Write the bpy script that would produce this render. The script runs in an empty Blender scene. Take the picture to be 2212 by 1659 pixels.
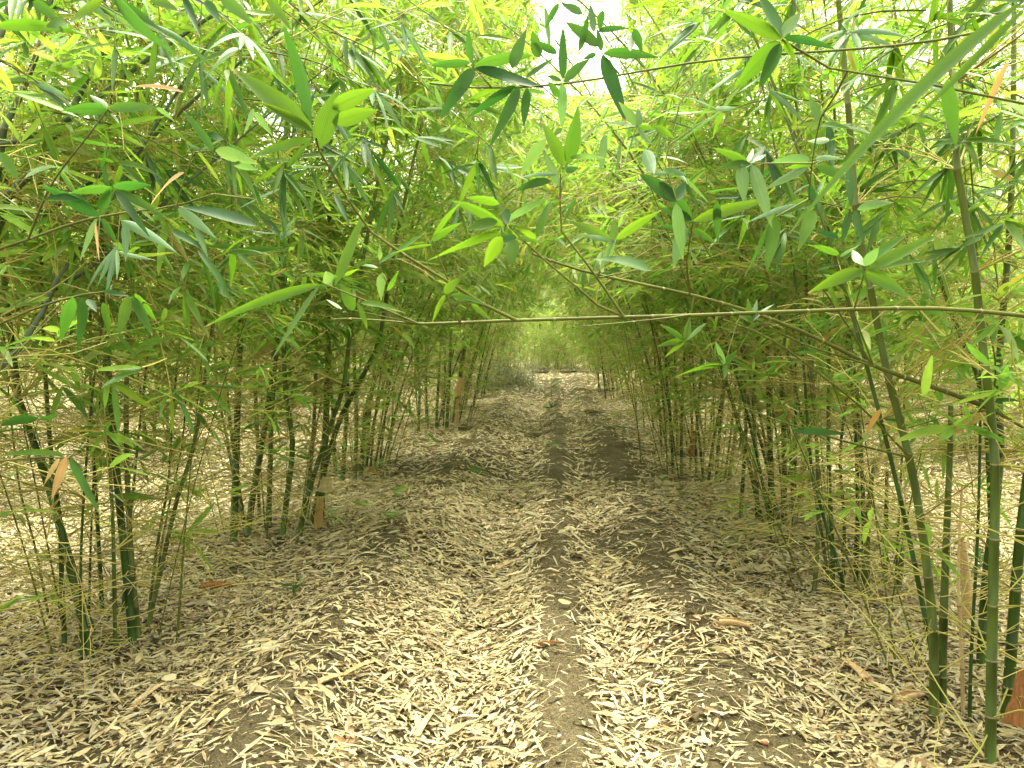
import bpy, math, random
import numpy as np
from mathutils import Vector

# ------------------------------------------------------------------ basics
sc = bpy.context.scene
COL = sc.collection
R = math.radians
CAM_H, PITCH, FPX = 1.42, 3.3, 1805.0
SLOPE = 0.052                      # the lane runs slightly to the right of the heading
cp, sp = math.cos(R(PITCH)), math.sin(R(PITCH))

def ray(px, py):
    xc, yc = (px - 1106.0) / FPX, (829.5 - py) / FPX
    return np.array([xc, cp + yc * sp, -sp + yc * cp])

CAM = np.array([0, 0, CAM_H])

def at(px, py, Y):
    d = ray(px, py)
    return CAM + d * (Y / d[1])

# ---- smooth value noise on numpy arrays
def _hash(i, j, seed):
    h = (i * 374761393 + j * 668265263 + seed * 974634777) & 0xffffffff
    h = ((h ^ (h >> 13)) * 1274126177) & 0xffffffff
    return ((h ^ (h >> 16)) & 0xffff) / 65535.0

def vnoise(x, y, seed=0):
    x = np.asarray(x, float); y = np.asarray(y, float)
    i = np.floor(x).astype(np.int64); j = np.floor(y).astype(np.int64)
    fx, fy = x - i, y - j
    fx = fx * fx * (3 - 2 * fx); fy = fy * fy * (3 - 2 * fy)
    a, b = _hash(i, j, seed), _hash(i + 1, j, seed)
    c, d = _hash(i, j + 1, seed), _hash(i + 1, j + 1, seed)
    return (a * (1 - fx) + b * fx) * (1 - fy) + (c * (1 - fx) + d * fx) * fy - 0.5

def fbm(x, y, seed=0, o=4):
    s, a, f = 0, 1.0, 1.0
    for k in range(o):
        s = s + a * vnoise(x * f, y * f, seed + 17 * k); a *= .5; f *= 2.03
    return s

def bump(u, c, w):
    return np.exp(-((u - c) / w) ** 2)

def gz(x, y):
    """ground height: wheel ridges and furrows along the lane, lumps everywhere"""
    x = np.asarray(x, float); y = np.asarray(y, float)
    u = x - SLOPE * y
    w = u + .06 * vnoise(y * .45, 0 * y, 3)
    z = .075 * bump(w, .64, .26) + .05 * bump(w, .0, .17) - .055 * bump(w, -.36, .2) + .09 * bump(w, -1.0, .3)
    z = z - .03 * bump(w, .3, .13)
    z = z + .07 * fbm(x * .55, y * .55, 5, 2) + .04 * fbm(x * 1.9, y * 1.7, 9, 3)
    return z

def gp(px, py):
    d = ray(px, py); z = 0.0
    for _ in range(12):
        t = (z - CAM_H) / d[2]
        p = CAM + d * t
        z = .5 * z + .5 * float(gz(p[0], p[1]))
    return np.array([p[0], p[1], float(gz(p[0], p[1]))])

# ------------------------------------------------------------------ mesh building
class Geo:
    def __init__(s): s.v = []; s.f = []; s.m = []; s.n = 0; s.uv = []
    def add(s, V, F, mat=0):
        V = np.asarray(V, np.float32).reshape(-1, 3); F = np.asarray(F, np.int64)
        if len(F) == 0: return
        s.v.append(V); s.f.append(F + s.n)
        s.m.append(np.full(len(F), mat, np.int32) if np.isscalar(mat) else np.asarray(mat, np.int32)); s.n += len(V)
    def mesh(s, name, mats, smooth=True):
        me = bpy.data.meshes.new(name)
        V = np.concatenate(s.v)
        me.vertices.add(len(V)); me.vertices.foreach_set('co', V.ravel())
        tot = np.concatenate([np.full(len(f), f.shape[1], np.int32) for f in s.f])
        loops = np.concatenate([f.ravel() for f in s.f]).astype(np.int32)
        me.loops.add(len(loops)); me.loops.foreach_set('vertex_index', loops)
        me.polygons.add(len(tot))
        st = np.concatenate([[0], np.cumsum(tot)[:-1]]).astype(np.int32)
        me.polygons.foreach_set('loop_start', st)
        me.polygons.foreach_set('material_index', np.concatenate(s.m))
        me.polygons.foreach_set('use_smooth', np.full(len(tot), smooth, bool))
        for m in mats: me.materials.append(m)
        if s.uv:
            at_ = me.attributes.new('blade', 'FLOAT_VECTOR', 'POINT'); at_.data.foreach_set('vector', np.concatenate(s.uv).astype(np.float32).ravel())
        me.update(calc_edges=True)
        return me
    def build(s, name, mats, parent=None, loc=None, smooth=True):
        if not isinstance(mats, (list, tuple)): mats = [mats]
        o = bpy.data.objects.new(name, s.mesh(name, mats, smooth)); COL.objects.link(o)
        if parent: o.parent = parent
        if loc is not None: o.location = loc
        return o

def nrm(a):
    return a / np.maximum(np.linalg.norm(a, axis=-1, keepdims=True), 1e-9)

def tubes(P, Rr, sides, geo, mat=0, cap=False):
    """P (N,K,3) polylines, Rr (N,K) radii"""
    P = np.asarray(P, float); N, K, _ = P.shape
    if N == 0: return
    T = np.empty_like(P)
    T[:, 1:-1] = P[:, 2:] - P[:, :-2]; T[:, 0] = P[:, 1] - P[:, 0]; T[:, -1] = P[:, -1] - P[:, -2]
    T = nrm(T)
    mt = nrm(P[:, -1] - P[:, 0])
    ref = np.where(np.abs(mt[:, 2:3]) > .75, np.array([[1., 0, 0]]), np.array([[0, 0, 1.]]))
    ref = nrm(ref - mt * (ref * mt).sum(-1, keepdims=True))
    e1 = nrm(ref[:, None] - T * (ref[:, None] * T).sum(-1, keepdims=True))
    e2 = np.cross(T, e1)
    a = np.arange(sides) * 2 * math.pi / sides
    V = P[:, :, None] + Rr[:, :, None, None] * (np.cos(a)[None, None, :, None] * e1[:, :, None] + np.sin(a)[None, None, :, None] * e2[:, :, None])
    n = np.arange(N)[:, None, None] * K * sides; k = np.arange(K - 1)[None, :, None] * sides
    s0 = np.arange(sides)[None, None, :]; s1 = (s0 + 1) % sides
    F = np.stack([n + k + s0, n + k + s1, n + k + sides + s1, n + k + sides + s0], -1).reshape(-1, 4)
    if np.ndim(mat) == 1:
        mat = np.broadcast_to(np.asarray(mat)[None, :, None], (N, K - 1, sides)).ravel()
    geo.add(V, F, mat)
    if cap:
        for j in (0, K - 1):
            c = np.arange(sides)
            for i in range(N):
                geo.add(V[i, j], (c if j else c[::-1])[None, :], 0)

ST = {4: (np.array([0, .04, .12, .24, .38, .54, .70, .84, .94, 1.]), np.array([.06, .34, .72, .95, 1, .88, .65, .38, .15, .01])),
      3: (np.array([0, .10, .34, .66, .88, 1.]), np.array([.06, .62, 1, .84, .45, .02])),
      5: (np.array([0, .35, .75, 1.]), np.array([.55, 1., .85, .5])),
      2: (np.array([0, .25, .68, 1.]), np.array([.10, .95, .82, .03]))}

def leaves(B, D, Nn, L, W, droop, geo, lod=3, mat=0, fold=.22, curl=None, twist=None):
    """lanceolate leaves; lod 3 = folded along a midrib, lod 2 = flat strip with a bend"""
    B = np.asarray(B, float); N = len(B)
    if N == 0: return
    D = nrm(np.asarray(D, float)); t, w = ST[lod]; K = len(t)
    Nn = nrm(Nn - D * (Nn * D).sum(-1, keepdims=True))
    S = np.cross(D, Nn)
    L = np.asarray(L)[:, None]; W = np.asarray(W)[:, None]; dr = np.asarray(droop)[:, None]
    C = B[:, None] + (L * t)[..., None] * D[:, None]
    C[..., 2] -= L * dr * t ** 2
    if curl is not None:
        C = C + (L * np.asarray(curl)[:, None] * np.sin(t * math.pi) * .5)[..., None] * Nn[:, None]
    Sx = np.repeat(S[:, None], K, 1)
    if twist is not None:
        an = np.asarray(twist)[:, None] * (t - .3)
        Sx = np.cos(an)[..., None] * S[:, None] + np.sin(an)[..., None] * Nn[:, None]
    Nx = np.cross(Sx, np.repeat(D[:, None], K, 1))
    hw = (W * w * .5)[..., None]
    if lod in (3, 4):
        V = np.stack([C - Sx * hw + Nx * hw * fold, C - Nx * hw * fold * .6, C + Sx * hw + Nx * hw * fold], 2)
        c = 3
    else:
        V = np.stack([C - Sx * hw, C + Sx * hw], 2); c = 2
    n = np.arange(N)[:, None, None] * K * c; k = np.arange(K - 1)[None, :, None] * c; q = np.arange(c - 1)[None, None]
    F = np.stack([n + k + q, n + k + q + 1, n + k + c + q + 1, n + k + c + q], -1).reshape(-1, 4)
    if lod == 4:      # across (offset by 2) and along the blade, for the midrib, veins and dry tip
        ac = np.broadcast_to(np.array([1., 2, 3])[None, None], (N, K, 3)); al = np.broadcast_to(t[None, :, None], (N, K, 3))
        geo.uv.append(np.stack([ac, al, np.broadcast_to(np.random.rand(N)[:, None, None], (N, K, 3))], -1).reshape(-1, 3))
    geo.add(V, F, mat)

# ------------------------------------------------------------------ materials
def mat_new(name):
    m = bpy.data.materials.new(name); m.use_nodes = True
    nt = m.node_tree; nt.nodes.clear()
    return m, nt, nt.nodes, nt.links

def ramp(nodes, stops):
    r = nodes.new('ShaderNodeValToRGB'); e = r.color_ramp.elements
    while len(e) > 1: e.remove(e[-1])
    e[0].position, e[0].color = stops[0][0], (*stops[0][1], 1)
    for p, c in stops[1:]:
        q = e.new(p); q.color = (*c, 1)
    return r

def leaf_mat(name, top, under, trans, tw=.45, rough=.5, blade=True):
    m, nt, N, Lk = mat_new(name)
    g = N.new('ShaderNodeNewGeometry')
    rt, ru, rr = ramp(N, top), ramp(N, under), ramp(N, trans)
    for r in (rt, ru, rr): Lk.new(g.outputs['Random Per Island'], r.inputs[0])
    tc = N.new('ShaderNodeTexCoord'); nz = N.new('ShaderNodeTexNoise'); nz.inputs['Scale'].default_value = 14; nz.inputs['Detail'].default_value = 2
    Lk.new(tc.outputs['Object'], nz.inputs['Vector'])
    mx = N.new('ShaderNodeMix'); mx.data_type = 'RGBA'
    Lk.new(g.outputs['Backfacing'], mx.inputs[0]); Lk.new(rt.outputs[0], mx.inputs[6]); Lk.new(ru.outputs[0], mx.inputs[7])
    hv = N.new('ShaderNodeHueSaturation'); mr = N.new('ShaderNodeMapRange'); mr.inputs[1].default_value = .3; mr.inputs[2].default_value = .7; mr.inputs[3].default_value = .7; mr.inputs[4].default_value = 1.3
    Lk.new(nz.outputs[0], mr.inputs[0]); Lk.new(mr.outputs[0], hv.inputs['Value']); Lk.new(mx.outputs[2], hv.inputs['Color'])
    p = N.new('ShaderNodeBsdfPrincipled'); p.inputs['Roughness'].default_value = rough; p.inputs['Specular IOR Level'].default_value = .3
    t = N.new('ShaderNodeBsdfTranslucent')
    c1, c2 = hv.outputs[0], rr.outputs[0]
    if blade:
        at_ = N.new('ShaderNodeAttribute'); at_.attribute_name = 'blade'
        sx = N.new('ShaderNodeSeparateXYZ'); Lk.new(at_.outputs['Vector'], sx.inputs[0])
        def mth(op, a, b=None, c=None):
            q = N.new('ShaderNodeMath'); q.operation = op
            for k, v in enumerate((a, b, c)):
                if v is None: continue
                if isinstance(v, (int, float)): q.inputs[k].default_value = v
                else: Lk.new(v, q.inputs[k])
            return q.outputs[0]
        ac = mth('SUBTRACT', sx.outputs[0], 2.0)
        rib = mth('SUBTRACT', 1.0, mth('MINIMUM', mth('MULTIPLY', mth('ABSOLUTE', ac), 9.0), 1.0))
        wave = mth('MULTIPLY_ADD', mth('SINE', mth('MULTIPLY', ac, 38.0)), .10, 1.0)
        h2 = N.new('ShaderNodeHueSaturation'); Lk.new(c1, h2.inputs['Color']); Lk.new(mth('MULTIPLY_ADD', rib, .7, wave), h2.inputs['Value'])
        h3 = N.new('ShaderNodeHueSaturation'); Lk.new(c2, h3.inputs['Color']); Lk.new(mth('MULTIPLY_ADD', rib, -.35, wave), h3.inputs['Value'])
        n2 = N.new('ShaderNodeTexNoise'); n2.inputs['Scale'].default_value = 60; Lk.new(tc.outputs['Object'], n2.inputs['Vector'])
        al = mth('ADD', mth('MULTIPLY', sx.outputs[1], mth('MULTIPLY_ADD', sx.outputs[2], .12, .94)), mth('MULTIPLY_ADD', n2.outputs[0], .08, -.04))
        tip = N.new('ShaderNodeMapRange'); tip.inputs[1].default_value = .93; tip.inputs[2].default_value = .99; Lk.new(al, tip.inputs[0])
        outs = []
        for c in (h2.outputs[0], h3.outputs[0]):
            q = N.new('ShaderNodeMix'); q.data_type = 'RGBA'; Lk.new(tip.outputs[0], q.inputs[0]); Lk.new(c, q.inputs[6]); q.inputs[7].default_value = (.38, .26, .12, 1); outs.append(q.outputs[2])
        c1, c2 = outs
    Lk.new(c1, p.inputs['Base Color']); Lk.new(c2, t.inputs['Color'])
    ms = N.new('ShaderNodeMixShader'); ms.inputs[0].default_value = tw
    o = N.new('ShaderNodeOutputMaterial')
    Lk.new(p.outputs[0], ms.inputs[1]); Lk.new(t.outputs[0], ms.inputs[2]); Lk.new(ms.outputs[0], o.inputs[0])
    return m

def island_mat(name, stops, rough=.6, noise=0, nscale=30, spec=.3, tw=0, objrand=False, trans=None, stretch=None, bump_s=0, upper=None):
    m, nt, N, Lk = mat_new(name)
    g = N.new('ShaderNodeNewGeometry'); src = g.outputs['Random Per Island']
    if objrand:
        oi = N.new('ShaderNodeObjectInfo'); src = oi.outputs['Random']
    r = ramp(N, stops); Lk.new(src, r.inputs[0]); col = r.outputs[0]
    p = N.new('ShaderNodeBsdfPrincipled'); p.inputs['Roughness'].default_value = rough; p.inputs['Specular IOR Level'].default_value = spec
    if noise:
        tc = N.new('ShaderNodeTexCoord'); nz = N.new('ShaderNodeTexNoise'); nz.inputs['Scale'].default_value = nscale; nz.inputs['Detail'].default_value = 4
        if stretch:
            mp = N.new('ShaderNodeMapping'); mp.inputs['Scale'].default_value = stretch
            Lk.new(tc.outputs['Object'], mp.inputs[0]); Lk.new(mp.outputs[0], nz.inputs['Vector'])
        else: Lk.new(tc.outputs['Object'], nz.inputs['Vector'])
        hv = N.new('ShaderNodeHueSaturation'); mr = N.new('ShaderNodeMapRange'); mr.inputs[1].default_value = .3; mr.inputs[2].default_value = .7
        mr.inputs[3].default_value = 1 - noise; mr.inputs[4].default_value = 1 + noise
        Lk.new(nz.outputs[0], mr.inputs[0]); Lk.new(mr.outputs[0], hv.inputs['Value']); Lk.new(col, hv.inputs['Color']); col = hv.outputs[0]
        if bump_s:
            b = N.new('ShaderNodeBump'); b.inputs['Strength'].default_value = bump_s; b.inputs['Distance'].default_value = .01
            Lk.new(nz.outputs[0], b.inputs['Height']); Lk.new(b.outputs[0], p.inputs['Normal'])
    if upper:         # young upper internodes are paler and yellower than the old base
        t2 = N.new('ShaderNodeTexCoord'); s2 = N.new('ShaderNodeSeparateXYZ'); Lk.new(t2.outputs['Object'], s2.inputs[0])
        r2 = N.new('ShaderNodeMapRange'); r2.inputs[1].default_value = .9; r2.inputs[2].default_value = 3.2; r2.inputs[4].default_value = .9; Lk.new(s2.outputs[2], r2.inputs[0])
        m2 = N.new('ShaderNodeMix'); m2.data_type = 'RGBA'; Lk.new(r2.outputs[0], m2.inputs[0]); Lk.new(col, m2.inputs[6]); m2.inputs[7].default_value = (*upper, 1); col = m2.outputs[2]
    Lk.new(col, p.inputs['Base Color'])
    o = N.new('ShaderNodeOutputMaterial')
    if tw:
        t = N.new('ShaderNodeBsdfTranslucent'); Lk.new(col, t.inputs['Color'])
        ms = N.new('ShaderNodeMixShader'); ms.inputs[0].default_value = tw
        Lk.new(p.outputs[0], ms.inputs[1]); Lk.new(t.outputs[0], ms.inputs[2]); Lk.new(ms.outputs[0], o.inputs[0])
    else: Lk.new(p.outputs[0], o.inputs[0])
    return m

M = {}
M['leaf'] = leaf_mat('bamboo_leaf',
    [(0, (.035, .10, .013)), (.12, (.062, .155, .02)), (.35, (.10, .215, .025)), (.55, (.16, .28, .03)), (.72, (.24, .33, .04)), (.8, (.18, .28, .11)), (.9, (.21, .31, .12)), (.98, (.30, .31, .05)), (.99, (.45, .32, .13))],
    [(0, (.12, .25, .08)), (.5, (.17, .31, .10)), (.9, (.22, .34, .12)), (.99, (.45, .32, .13))],
    [(0, (.19, .44, .035)), (.4, (.31, .56, .045)), (.8, (.44, .62, .06)), (.98, (.5, .5, .05)), (.99, (.55, .40, .14))], blade=False)
M['leaf_mid'] = leaf_mat('bamboo_leaf_mid',
    [(0, (.035, .11, .014)), (1, (.065, .145, .016))], [(0, (.07, .16, .05)), (1, (.10, .19, .06))], [(0, (.09, .22, .012)), (1, (.14, .26, .012))])
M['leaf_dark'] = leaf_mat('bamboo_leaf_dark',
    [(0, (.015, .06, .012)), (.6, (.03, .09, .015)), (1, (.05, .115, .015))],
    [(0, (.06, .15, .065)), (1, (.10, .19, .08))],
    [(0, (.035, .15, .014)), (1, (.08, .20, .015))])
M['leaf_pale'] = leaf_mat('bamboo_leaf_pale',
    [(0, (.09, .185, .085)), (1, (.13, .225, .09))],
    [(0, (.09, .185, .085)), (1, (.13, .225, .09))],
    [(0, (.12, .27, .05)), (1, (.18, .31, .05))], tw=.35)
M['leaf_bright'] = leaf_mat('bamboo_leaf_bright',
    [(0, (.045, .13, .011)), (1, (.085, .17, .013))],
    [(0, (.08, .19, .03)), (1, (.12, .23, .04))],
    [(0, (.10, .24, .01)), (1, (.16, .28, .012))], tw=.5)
M['leaf_dead'] = leaf_mat('dead_leaf',
    [(0, (.42, .22, .06)), (1, (.5, .34, .15))], [(0, (.42, .25, .09)), (1, (.5, .36, .18))],
    [(0, (.5, .28, .07)), (1, (.55, .4, .18))])
M['twig'] = island_mat('bamboo_twig', [(0, (.19, .14, .045)), (.2, (.36, .29, .08)), (.5, (.47, .41, .11)), (.75, (.36, .35, .08)), (.9, (.22, .26, .05)), (1, (.52, .46, .27))], rough=.55)
M['branch'] = island_mat('bamboo_branch_skin', [(0, (.06, .09, .014)), (.5, (.085, .105, .018)), (.8, (.115, .105, .027)), (1, (.05, .08, .014))], rough=.6, spec=.15, noise=.25, nscale=9)
M['culm'] = island_mat('culm_skin', [(0, (.022, .06, .009)), (.3, (.038, .076, .011)), (.55, (.058, .096, .016)), (.8, (.075, .10, .022)), (1, (.09, .11, .03))], rough=.42, noise=.5, nscale=7, objrand=True, stretch=(3, 3, .6), upper=(.17, .20, .045))
M['culm_grey'] = island_mat('grey_green_culm_skin', [(0, (.05, .075, .034)), (1, (.085, .11, .055))], rough=.45, noise=.45, nscale=7, objrand=True, stretch=(3, 3, .6))
M['node'] = island_mat('culm_node', [(0, (.16, .15, .07)), (.5, (.25, .22, .12)), (1, (.10, .085, .04))], rough=.8, noise=.35, nscale=25, objrand=True)
M['culm_dead'] = island_mat('dead_culm_skin', [(0, (.46, .34, .17)), (1, (.52, .40, .2))], rough=.6, noise=.25, nscale=9, objrand=True, stretch=(3, 3, .6))
M['litter'] = island_mat('dry_leaf_litter', [(0, (.24, .16, .07)), (.14, (.33, .26, .12)), (.3, (.36, .33, .21)), (.5, (.42, .35, .165)), (.72, (.48, .405, .205)), (.86, (.56, .49, .28)), (.93, (.36, .34, .26)), (1, (.30, .17, .06))], rough=.6, tw=.12, noise=.2, nscale=18)
M['sheath'] = island_mat('culm_sheath_skin', [(0, (.42, .25, .10)), (.5, (.50, .33, .15)), (1, (.55, .40, .21))], rough=.65, noise=.3, nscale=22, objrand=True, stretch=(1, 8, 8), bump_s=.25)
M['sheath_rust'] = island_mat('rusty_sheath_skin', [(0, (.26, .11, .035)), (1, (.34, .16, .05))], rough=.65, noise=.4, nscale=22, objrand=True, stretch=(6, 6, 1))
M['clod'] = island_mat('clod_soil', [(0, (.085, .068, .036)), (1, (.13, .105, .058))], rough=.95, noise=.4, nscale=40, bump_s=1, objrand=True, spec=.05)
M['pebble'] = island_mat('pebble_stone', [(0, (.45, .18, .08)), (1, (.5, .22, .1))], rough=.8, noise=.2, nscale=60, objrand=True)
M['pebble_white'] = island_mat('pebble_white_stone', [(0, (.8, .8, .78)), (1, (.8, .8, .78))], rough=.6, noise=.05)
M['pipe'] = island_mat('black_pipe_plastic', [(0, (.016, .016, .018)), (1, (.02, .02, .02))], rough=.5, noise=.4, nscale=30)
M['wax'] = island_mat('waxy_bloom', [(0, (.22, .30, .22)), (1, (.22, .30, .22))], rough=.8, noise=.4, nscale=40)
M['dead_twig'] = island_mat('grey_dead_twig', [(0, (.17, .19, .10)), (.5, (.27, .29, .17)), (1, (.36, .35, .22))], rough=.8)
M['dead_spray'] = leaf_mat('grey_green_dry_leaf', [(0, (.12, .17, .07)), (1, (.22, .27, .14))], [(0, (.16, .2, .1)), (1, (.25, .29, .17))], [(0, (.16, .22, .08)), (1, (.25, .3, .14))], tw=.3, blade=False)

def ground_mat():
    m, nt, N, Lk = mat_new('grove_soil')
    tc = N.new('ShaderNodeTexCoord')
    n1 = N.new('ShaderNodeTexNoise'); n1.inputs['Scale'].default_value = 2.1; n1.inputs['Detail'].default_value = 8; n1.inputs['Roughness'].default_value = .62
    n2 = N.new('ShaderNodeTexNoise'); n2.inputs['Scale'].default_value = 70; n2.inputs['Detail'].default_value = 5; n2.inputs['Roughness'].default_value = .7
    n3 = N.new('ShaderNodeTexVoronoi'); n3.inputs['Scale'].default_value = 95
    for n in (n1, n2, n3): Lk.new(tc.outputs['Object'], n.inputs['Vector'])
    r = ramp(N, [(.3, (.08, .066, .033)), (.5, (.125, .105, .056)), (.7, (.18, .15, .085))]); Lk.new(n1.outputs[0], r.inputs[0])
    r2 = ramp(N, [(.25, (.55, .55, .55)), (.5, (.95, .95, .95)), (.72, (1.5, 1.45, 1.35))]); Lk.new(n2.outputs[0], r2.inputs[0])
    mu = N.new('ShaderNodeMix'); mu.data_type = 'RGBA'; mu.blend_type = 'MULTIPLY'; mu.inputs[0].default_value = 1
    Lk.new(r.outputs[0], mu.inputs[6]); Lk.new(r2.outputs[0], mu.inputs[7])
    b = N.new('ShaderNodeBump'); b.inputs['Strength'].default_value = .9; b.inputs['Distance'].default_value = .02
    ad = N.new('ShaderNodeMath'); ad.operation = 'ADD'; Lk.new(n2.outputs[0], ad.inputs[0]); Lk.new(n3.outputs[0], ad.inputs[1]); Lk.new(ad.outputs[0], b.inputs['Height'])
    p = N.new('ShaderNodeBsdfPrincipled'); p.inputs['Roughness'].default_value = .95; p.inputs['Specular IOR Level'].default_value = .08
    Lk.new(mu.outputs[2], p.inputs['Base Color']); Lk.new(b.outputs[0], p.inputs['Normal'])
    o = N.new('ShaderNodeOutputMaterial'); Lk.new(p.outputs[0], o.inputs[0])
    return m
M['ground'] = ground_mat()

# ------------------------------------------------------------------ objects
def empty(name, loc, label=None, cat=None, group=None):
    o = bpy.data.objects.new(name, None); COL.objects.link(o); o.location = loc; o.empty_display_size = .1
    if label: o['label'] = label
    if cat: o['category'] = cat
    if group: o['group'] = group
    return o

def tag(o, label, cat, group=None):
    o['label'] = label; o['category'] = cat
    if group: o['group'] = group
    return o

# ---- ground: one sheet, fine by the camera, reaching far beyond the grove
def axis(lo, f0, f1, hi, fine, grow):
    a = list(np.arange(f0, f1, fine)); s = fine
    while a[-1] < hi: s *= grow; a.append(a[-1] + s)
    s = fine
    while a[0] > lo: s *= grow; a.insert(0, a[0] - s)
    return np.array(a)
gx = axis(-140, -3.2, 3.4, 140, .04, 1.07); gy = axis(-60, 2.0, 9.5, 200, .045, 1.05)
GX, GY = np.meshgrid(gx, gy)
GZ = gz(GX, GY) + .016 * fbm(GX * 11, GY * 11, 31, 3) * np.exp(-np.maximum(GY - 5, 0) / 8)
nx, ny = len(gx), len(gy)
i = np.arange(ny - 1)[:, None] * nx + np.arange(nx - 1)[None]
g = Geo(); g.add(np.stack([GX, GY, GZ], -1), np.stack([i, i + 1, i + nx + 1, i + nx], -1).reshape(-1, 4))
ground = g.build('ground', M['ground']); ground['kind'] = 'structure'

# ---- leaf litter: uncountable dry bamboo leaves
rng = np.random.default_rng(11)
def litter_keep(x, y):
    u = x - SLOPE * y
    w = u + .06 * vnoise(y * .45, 0 * y, 3) + .09 * vnoise(x * 3.1, y * 2.3, 71)
    d = 1.0 - 1.1 * bump(w, .66, .23) * (.75 + .6 * vnoise(x * 0, y * .6, 41)) - 1.05 * bump(w, .03, .125) - .7 * bump(w, -1.02, .22) * (vnoise(x * .8, y * .9, 43) > -.05)
    d = d - .8 * np.clip((fbm(x * 1.6, y * 1.5, 51, 4) - .3) * 4, 0, 1) - .4 * np.clip((vnoise(x * 4.3, y * 4, 57) - .15) * 4, 0, 1)
    return np.clip(d, .07, 1)
lit = Geo()
def scatter(n, x0, x1, y0, y1, Lm, Wm, lod, lift, wedge=.72):
    x = rng.uniform(x0, x1, n); y = np.sqrt(rng.uniform(y0 ** 2, y1 ** 2, n)) if y0 > 0 else rng.uniform(y0, y1, n)
    k = (rng.random(n) < litter_keep(x, y)) & (np.abs(x) < wedge * y + .6)
    x, y = x[k], y[k]; n = len(x)
    a = rng.uniform(0, 2 * math.pi, n) * .5 + rng.normal(0, .8, n)      # they lie rather across the lane
    a = a + math.pi * (rng.random(n) < .5)
    e = .04
    sx = (gz(x + e, y) - gz(x - e, y)) / (2 * e); sy = (gz(x, y + e) - gz(x, y - e)) / (2 * e)
    L = np.clip(rng.lognormal(math.log(Lm), .42, n), .015, .24); W = np.clip(rng.lognormal(math.log(Wm), .4, n), .003, .035)
    D = np.stack([np.cos(a), np.sin(a), sx * np.cos(a) + sy * np.sin(a) + rng.normal(0, .14, n)], -1)
    Nn = np.stack([-sx + rng.normal(0, .32, n), -sy + rng.normal(0, .32, n), np.ones(n)], -1)
    z = gz(x, y) + .006 + lift * rng.random(n) ** 1.6
    B = np.stack([x, y, z], -1) - D * L[:, None] * .5
    leaves(B, D, Nn, L, W, rng.normal(0, .05, n), lit, lod, fold=rng.choice([.25]), curl=rng.normal(.02, .12, n), twist=rng.normal(0, .8, n))
scatter(5500, -3.4, 3.4, 1.9, 4.8, .092, .0135, 3, .03)
scatter(42000, -3.6, 3.6, 1.9, 4.8, .050, .0085, 2, .03)
scatter(26000, -3.6, 3.6, 1.9, 4.8, .030, .0075, 5, .025)
scatter(15000, -5.2, 5.2, 4.8, 8.0, .105, .0135, 2, .05)
scatter(62000, -5.4, 5.4, 4.8, 8.0, .062, .0105, 5, .04)
scatter(170000, -12, 12, 8.0, 18., .085, .0155, 2, .05)
scatter(900, -4, 4, 1.9, 9, .085, .03, 5, .03)
scatter(95000, -24, 24, 18., 42., .19, .034, 2, .06)
# splinters and twig ends among the leaves
n = 6000
x = rng.uniform(-3.2, 3.2, n); y = rng.uniform(1.9, 7.5, n); a = rng.uniform(0, math.pi, n); L = rng.uniform(.03, .16, n)
d = np.stack([np.cos(a), np.sin(a), rng.normal(0, .08, n)], -1) * L[:, None]
P0 = np.stack([x, y, gz(x, y) + .008 + .02 * rng.random(n)], -1)
tubes(np.stack([P0 - d / 2, P0 + rng.normal(0, .003, (n, 3)), P0 + d / 2], 1), np.repeat(rng.uniform(.0006, .0016, n)[:, None], 3, 1), 3, lit)
o = lit.build('leaf_litter', M['litter']); o['kind'] = 'stuff'
# crumbs of soil on the bare strips
n = 26000
x = rng.uniform(-3.4, 3.4, n); y = np.sqrt(rng.uniform(1.9 ** 2, 7.0 ** 2, n)); k = rng.random(n) > litter_keep(x, y) * 1.02
x, y = x[k], y[k]; n = len(x); r = np.clip(rng.lognormal(math.log(.0032), .55, n), .0012, .016)
oc = np.array([[1, 0, 0], [0, 1, 0], [-1, 0, 0], [0, -1, 0], [0, 0, 1], [0, 0, -1.]])
V = oc[None] * r[:, None, None] * rng.uniform(.6, 1.3, (n, 6, 1)) + np.stack([x, y, gz(x, y) + r * .3 + .004], -1)[:, None]
F = np.array([[0, 1, 4], [1, 2, 4], [2, 3, 4], [3, 0, 4], [1, 0, 5], [2, 1, 5], [3, 2, 5], [0, 3, 5]])
g = Geo(); g.add(V, (F[None] + np.arange(n)[:, None, None] * 6).reshape(-1, 3))
o = g.build('soil_crumbs', M['clod'], smooth=False); o['kind'] = 'stuff'

# ------------------------------------------------------------------ bamboo culms
Z = np.array([0, 0, 1.])
def frame(T):
    r = np.where(np.abs(T[..., 2:3]) > .9, np.array([1., 0, 0]), np.array([0, 0, 1.]))
    e1 = nrm(np.cross(T, r)); return e1, np.cross(T, e1)

def resample(P, ds):
    seg = np.linalg.norm(np.diff(P, axis=0), axis=1); s = np.concatenate([[0], np.cumsum(seg)])
    q = np.arange(0, s[-1], ds)
    return np.stack([np.interp(q, s, P[:, k]) for k in range(3)], -1), s[-1]

def catmull(P, m=8):
    P = np.asarray(P, float); Q = np.vstack([2 * P[0] - P[1], P, 2 * P[-1] - P[-2]]); out = []
    for i in range(1, len(Q) - 2):
        for t in np.arange(m) / m:
            a, b, c, d = Q[i - 1], Q[i], Q[i + 1], Q[i + 2]
            out.append(.5 * (2 * b + (c - a) * t + (2 * a - 5 * b + 4 * c - d) * t ** 2 + (3 * b - a - 3 * c + d) * t ** 3))
    out.append(P[-1]); return np.array(out)

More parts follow.
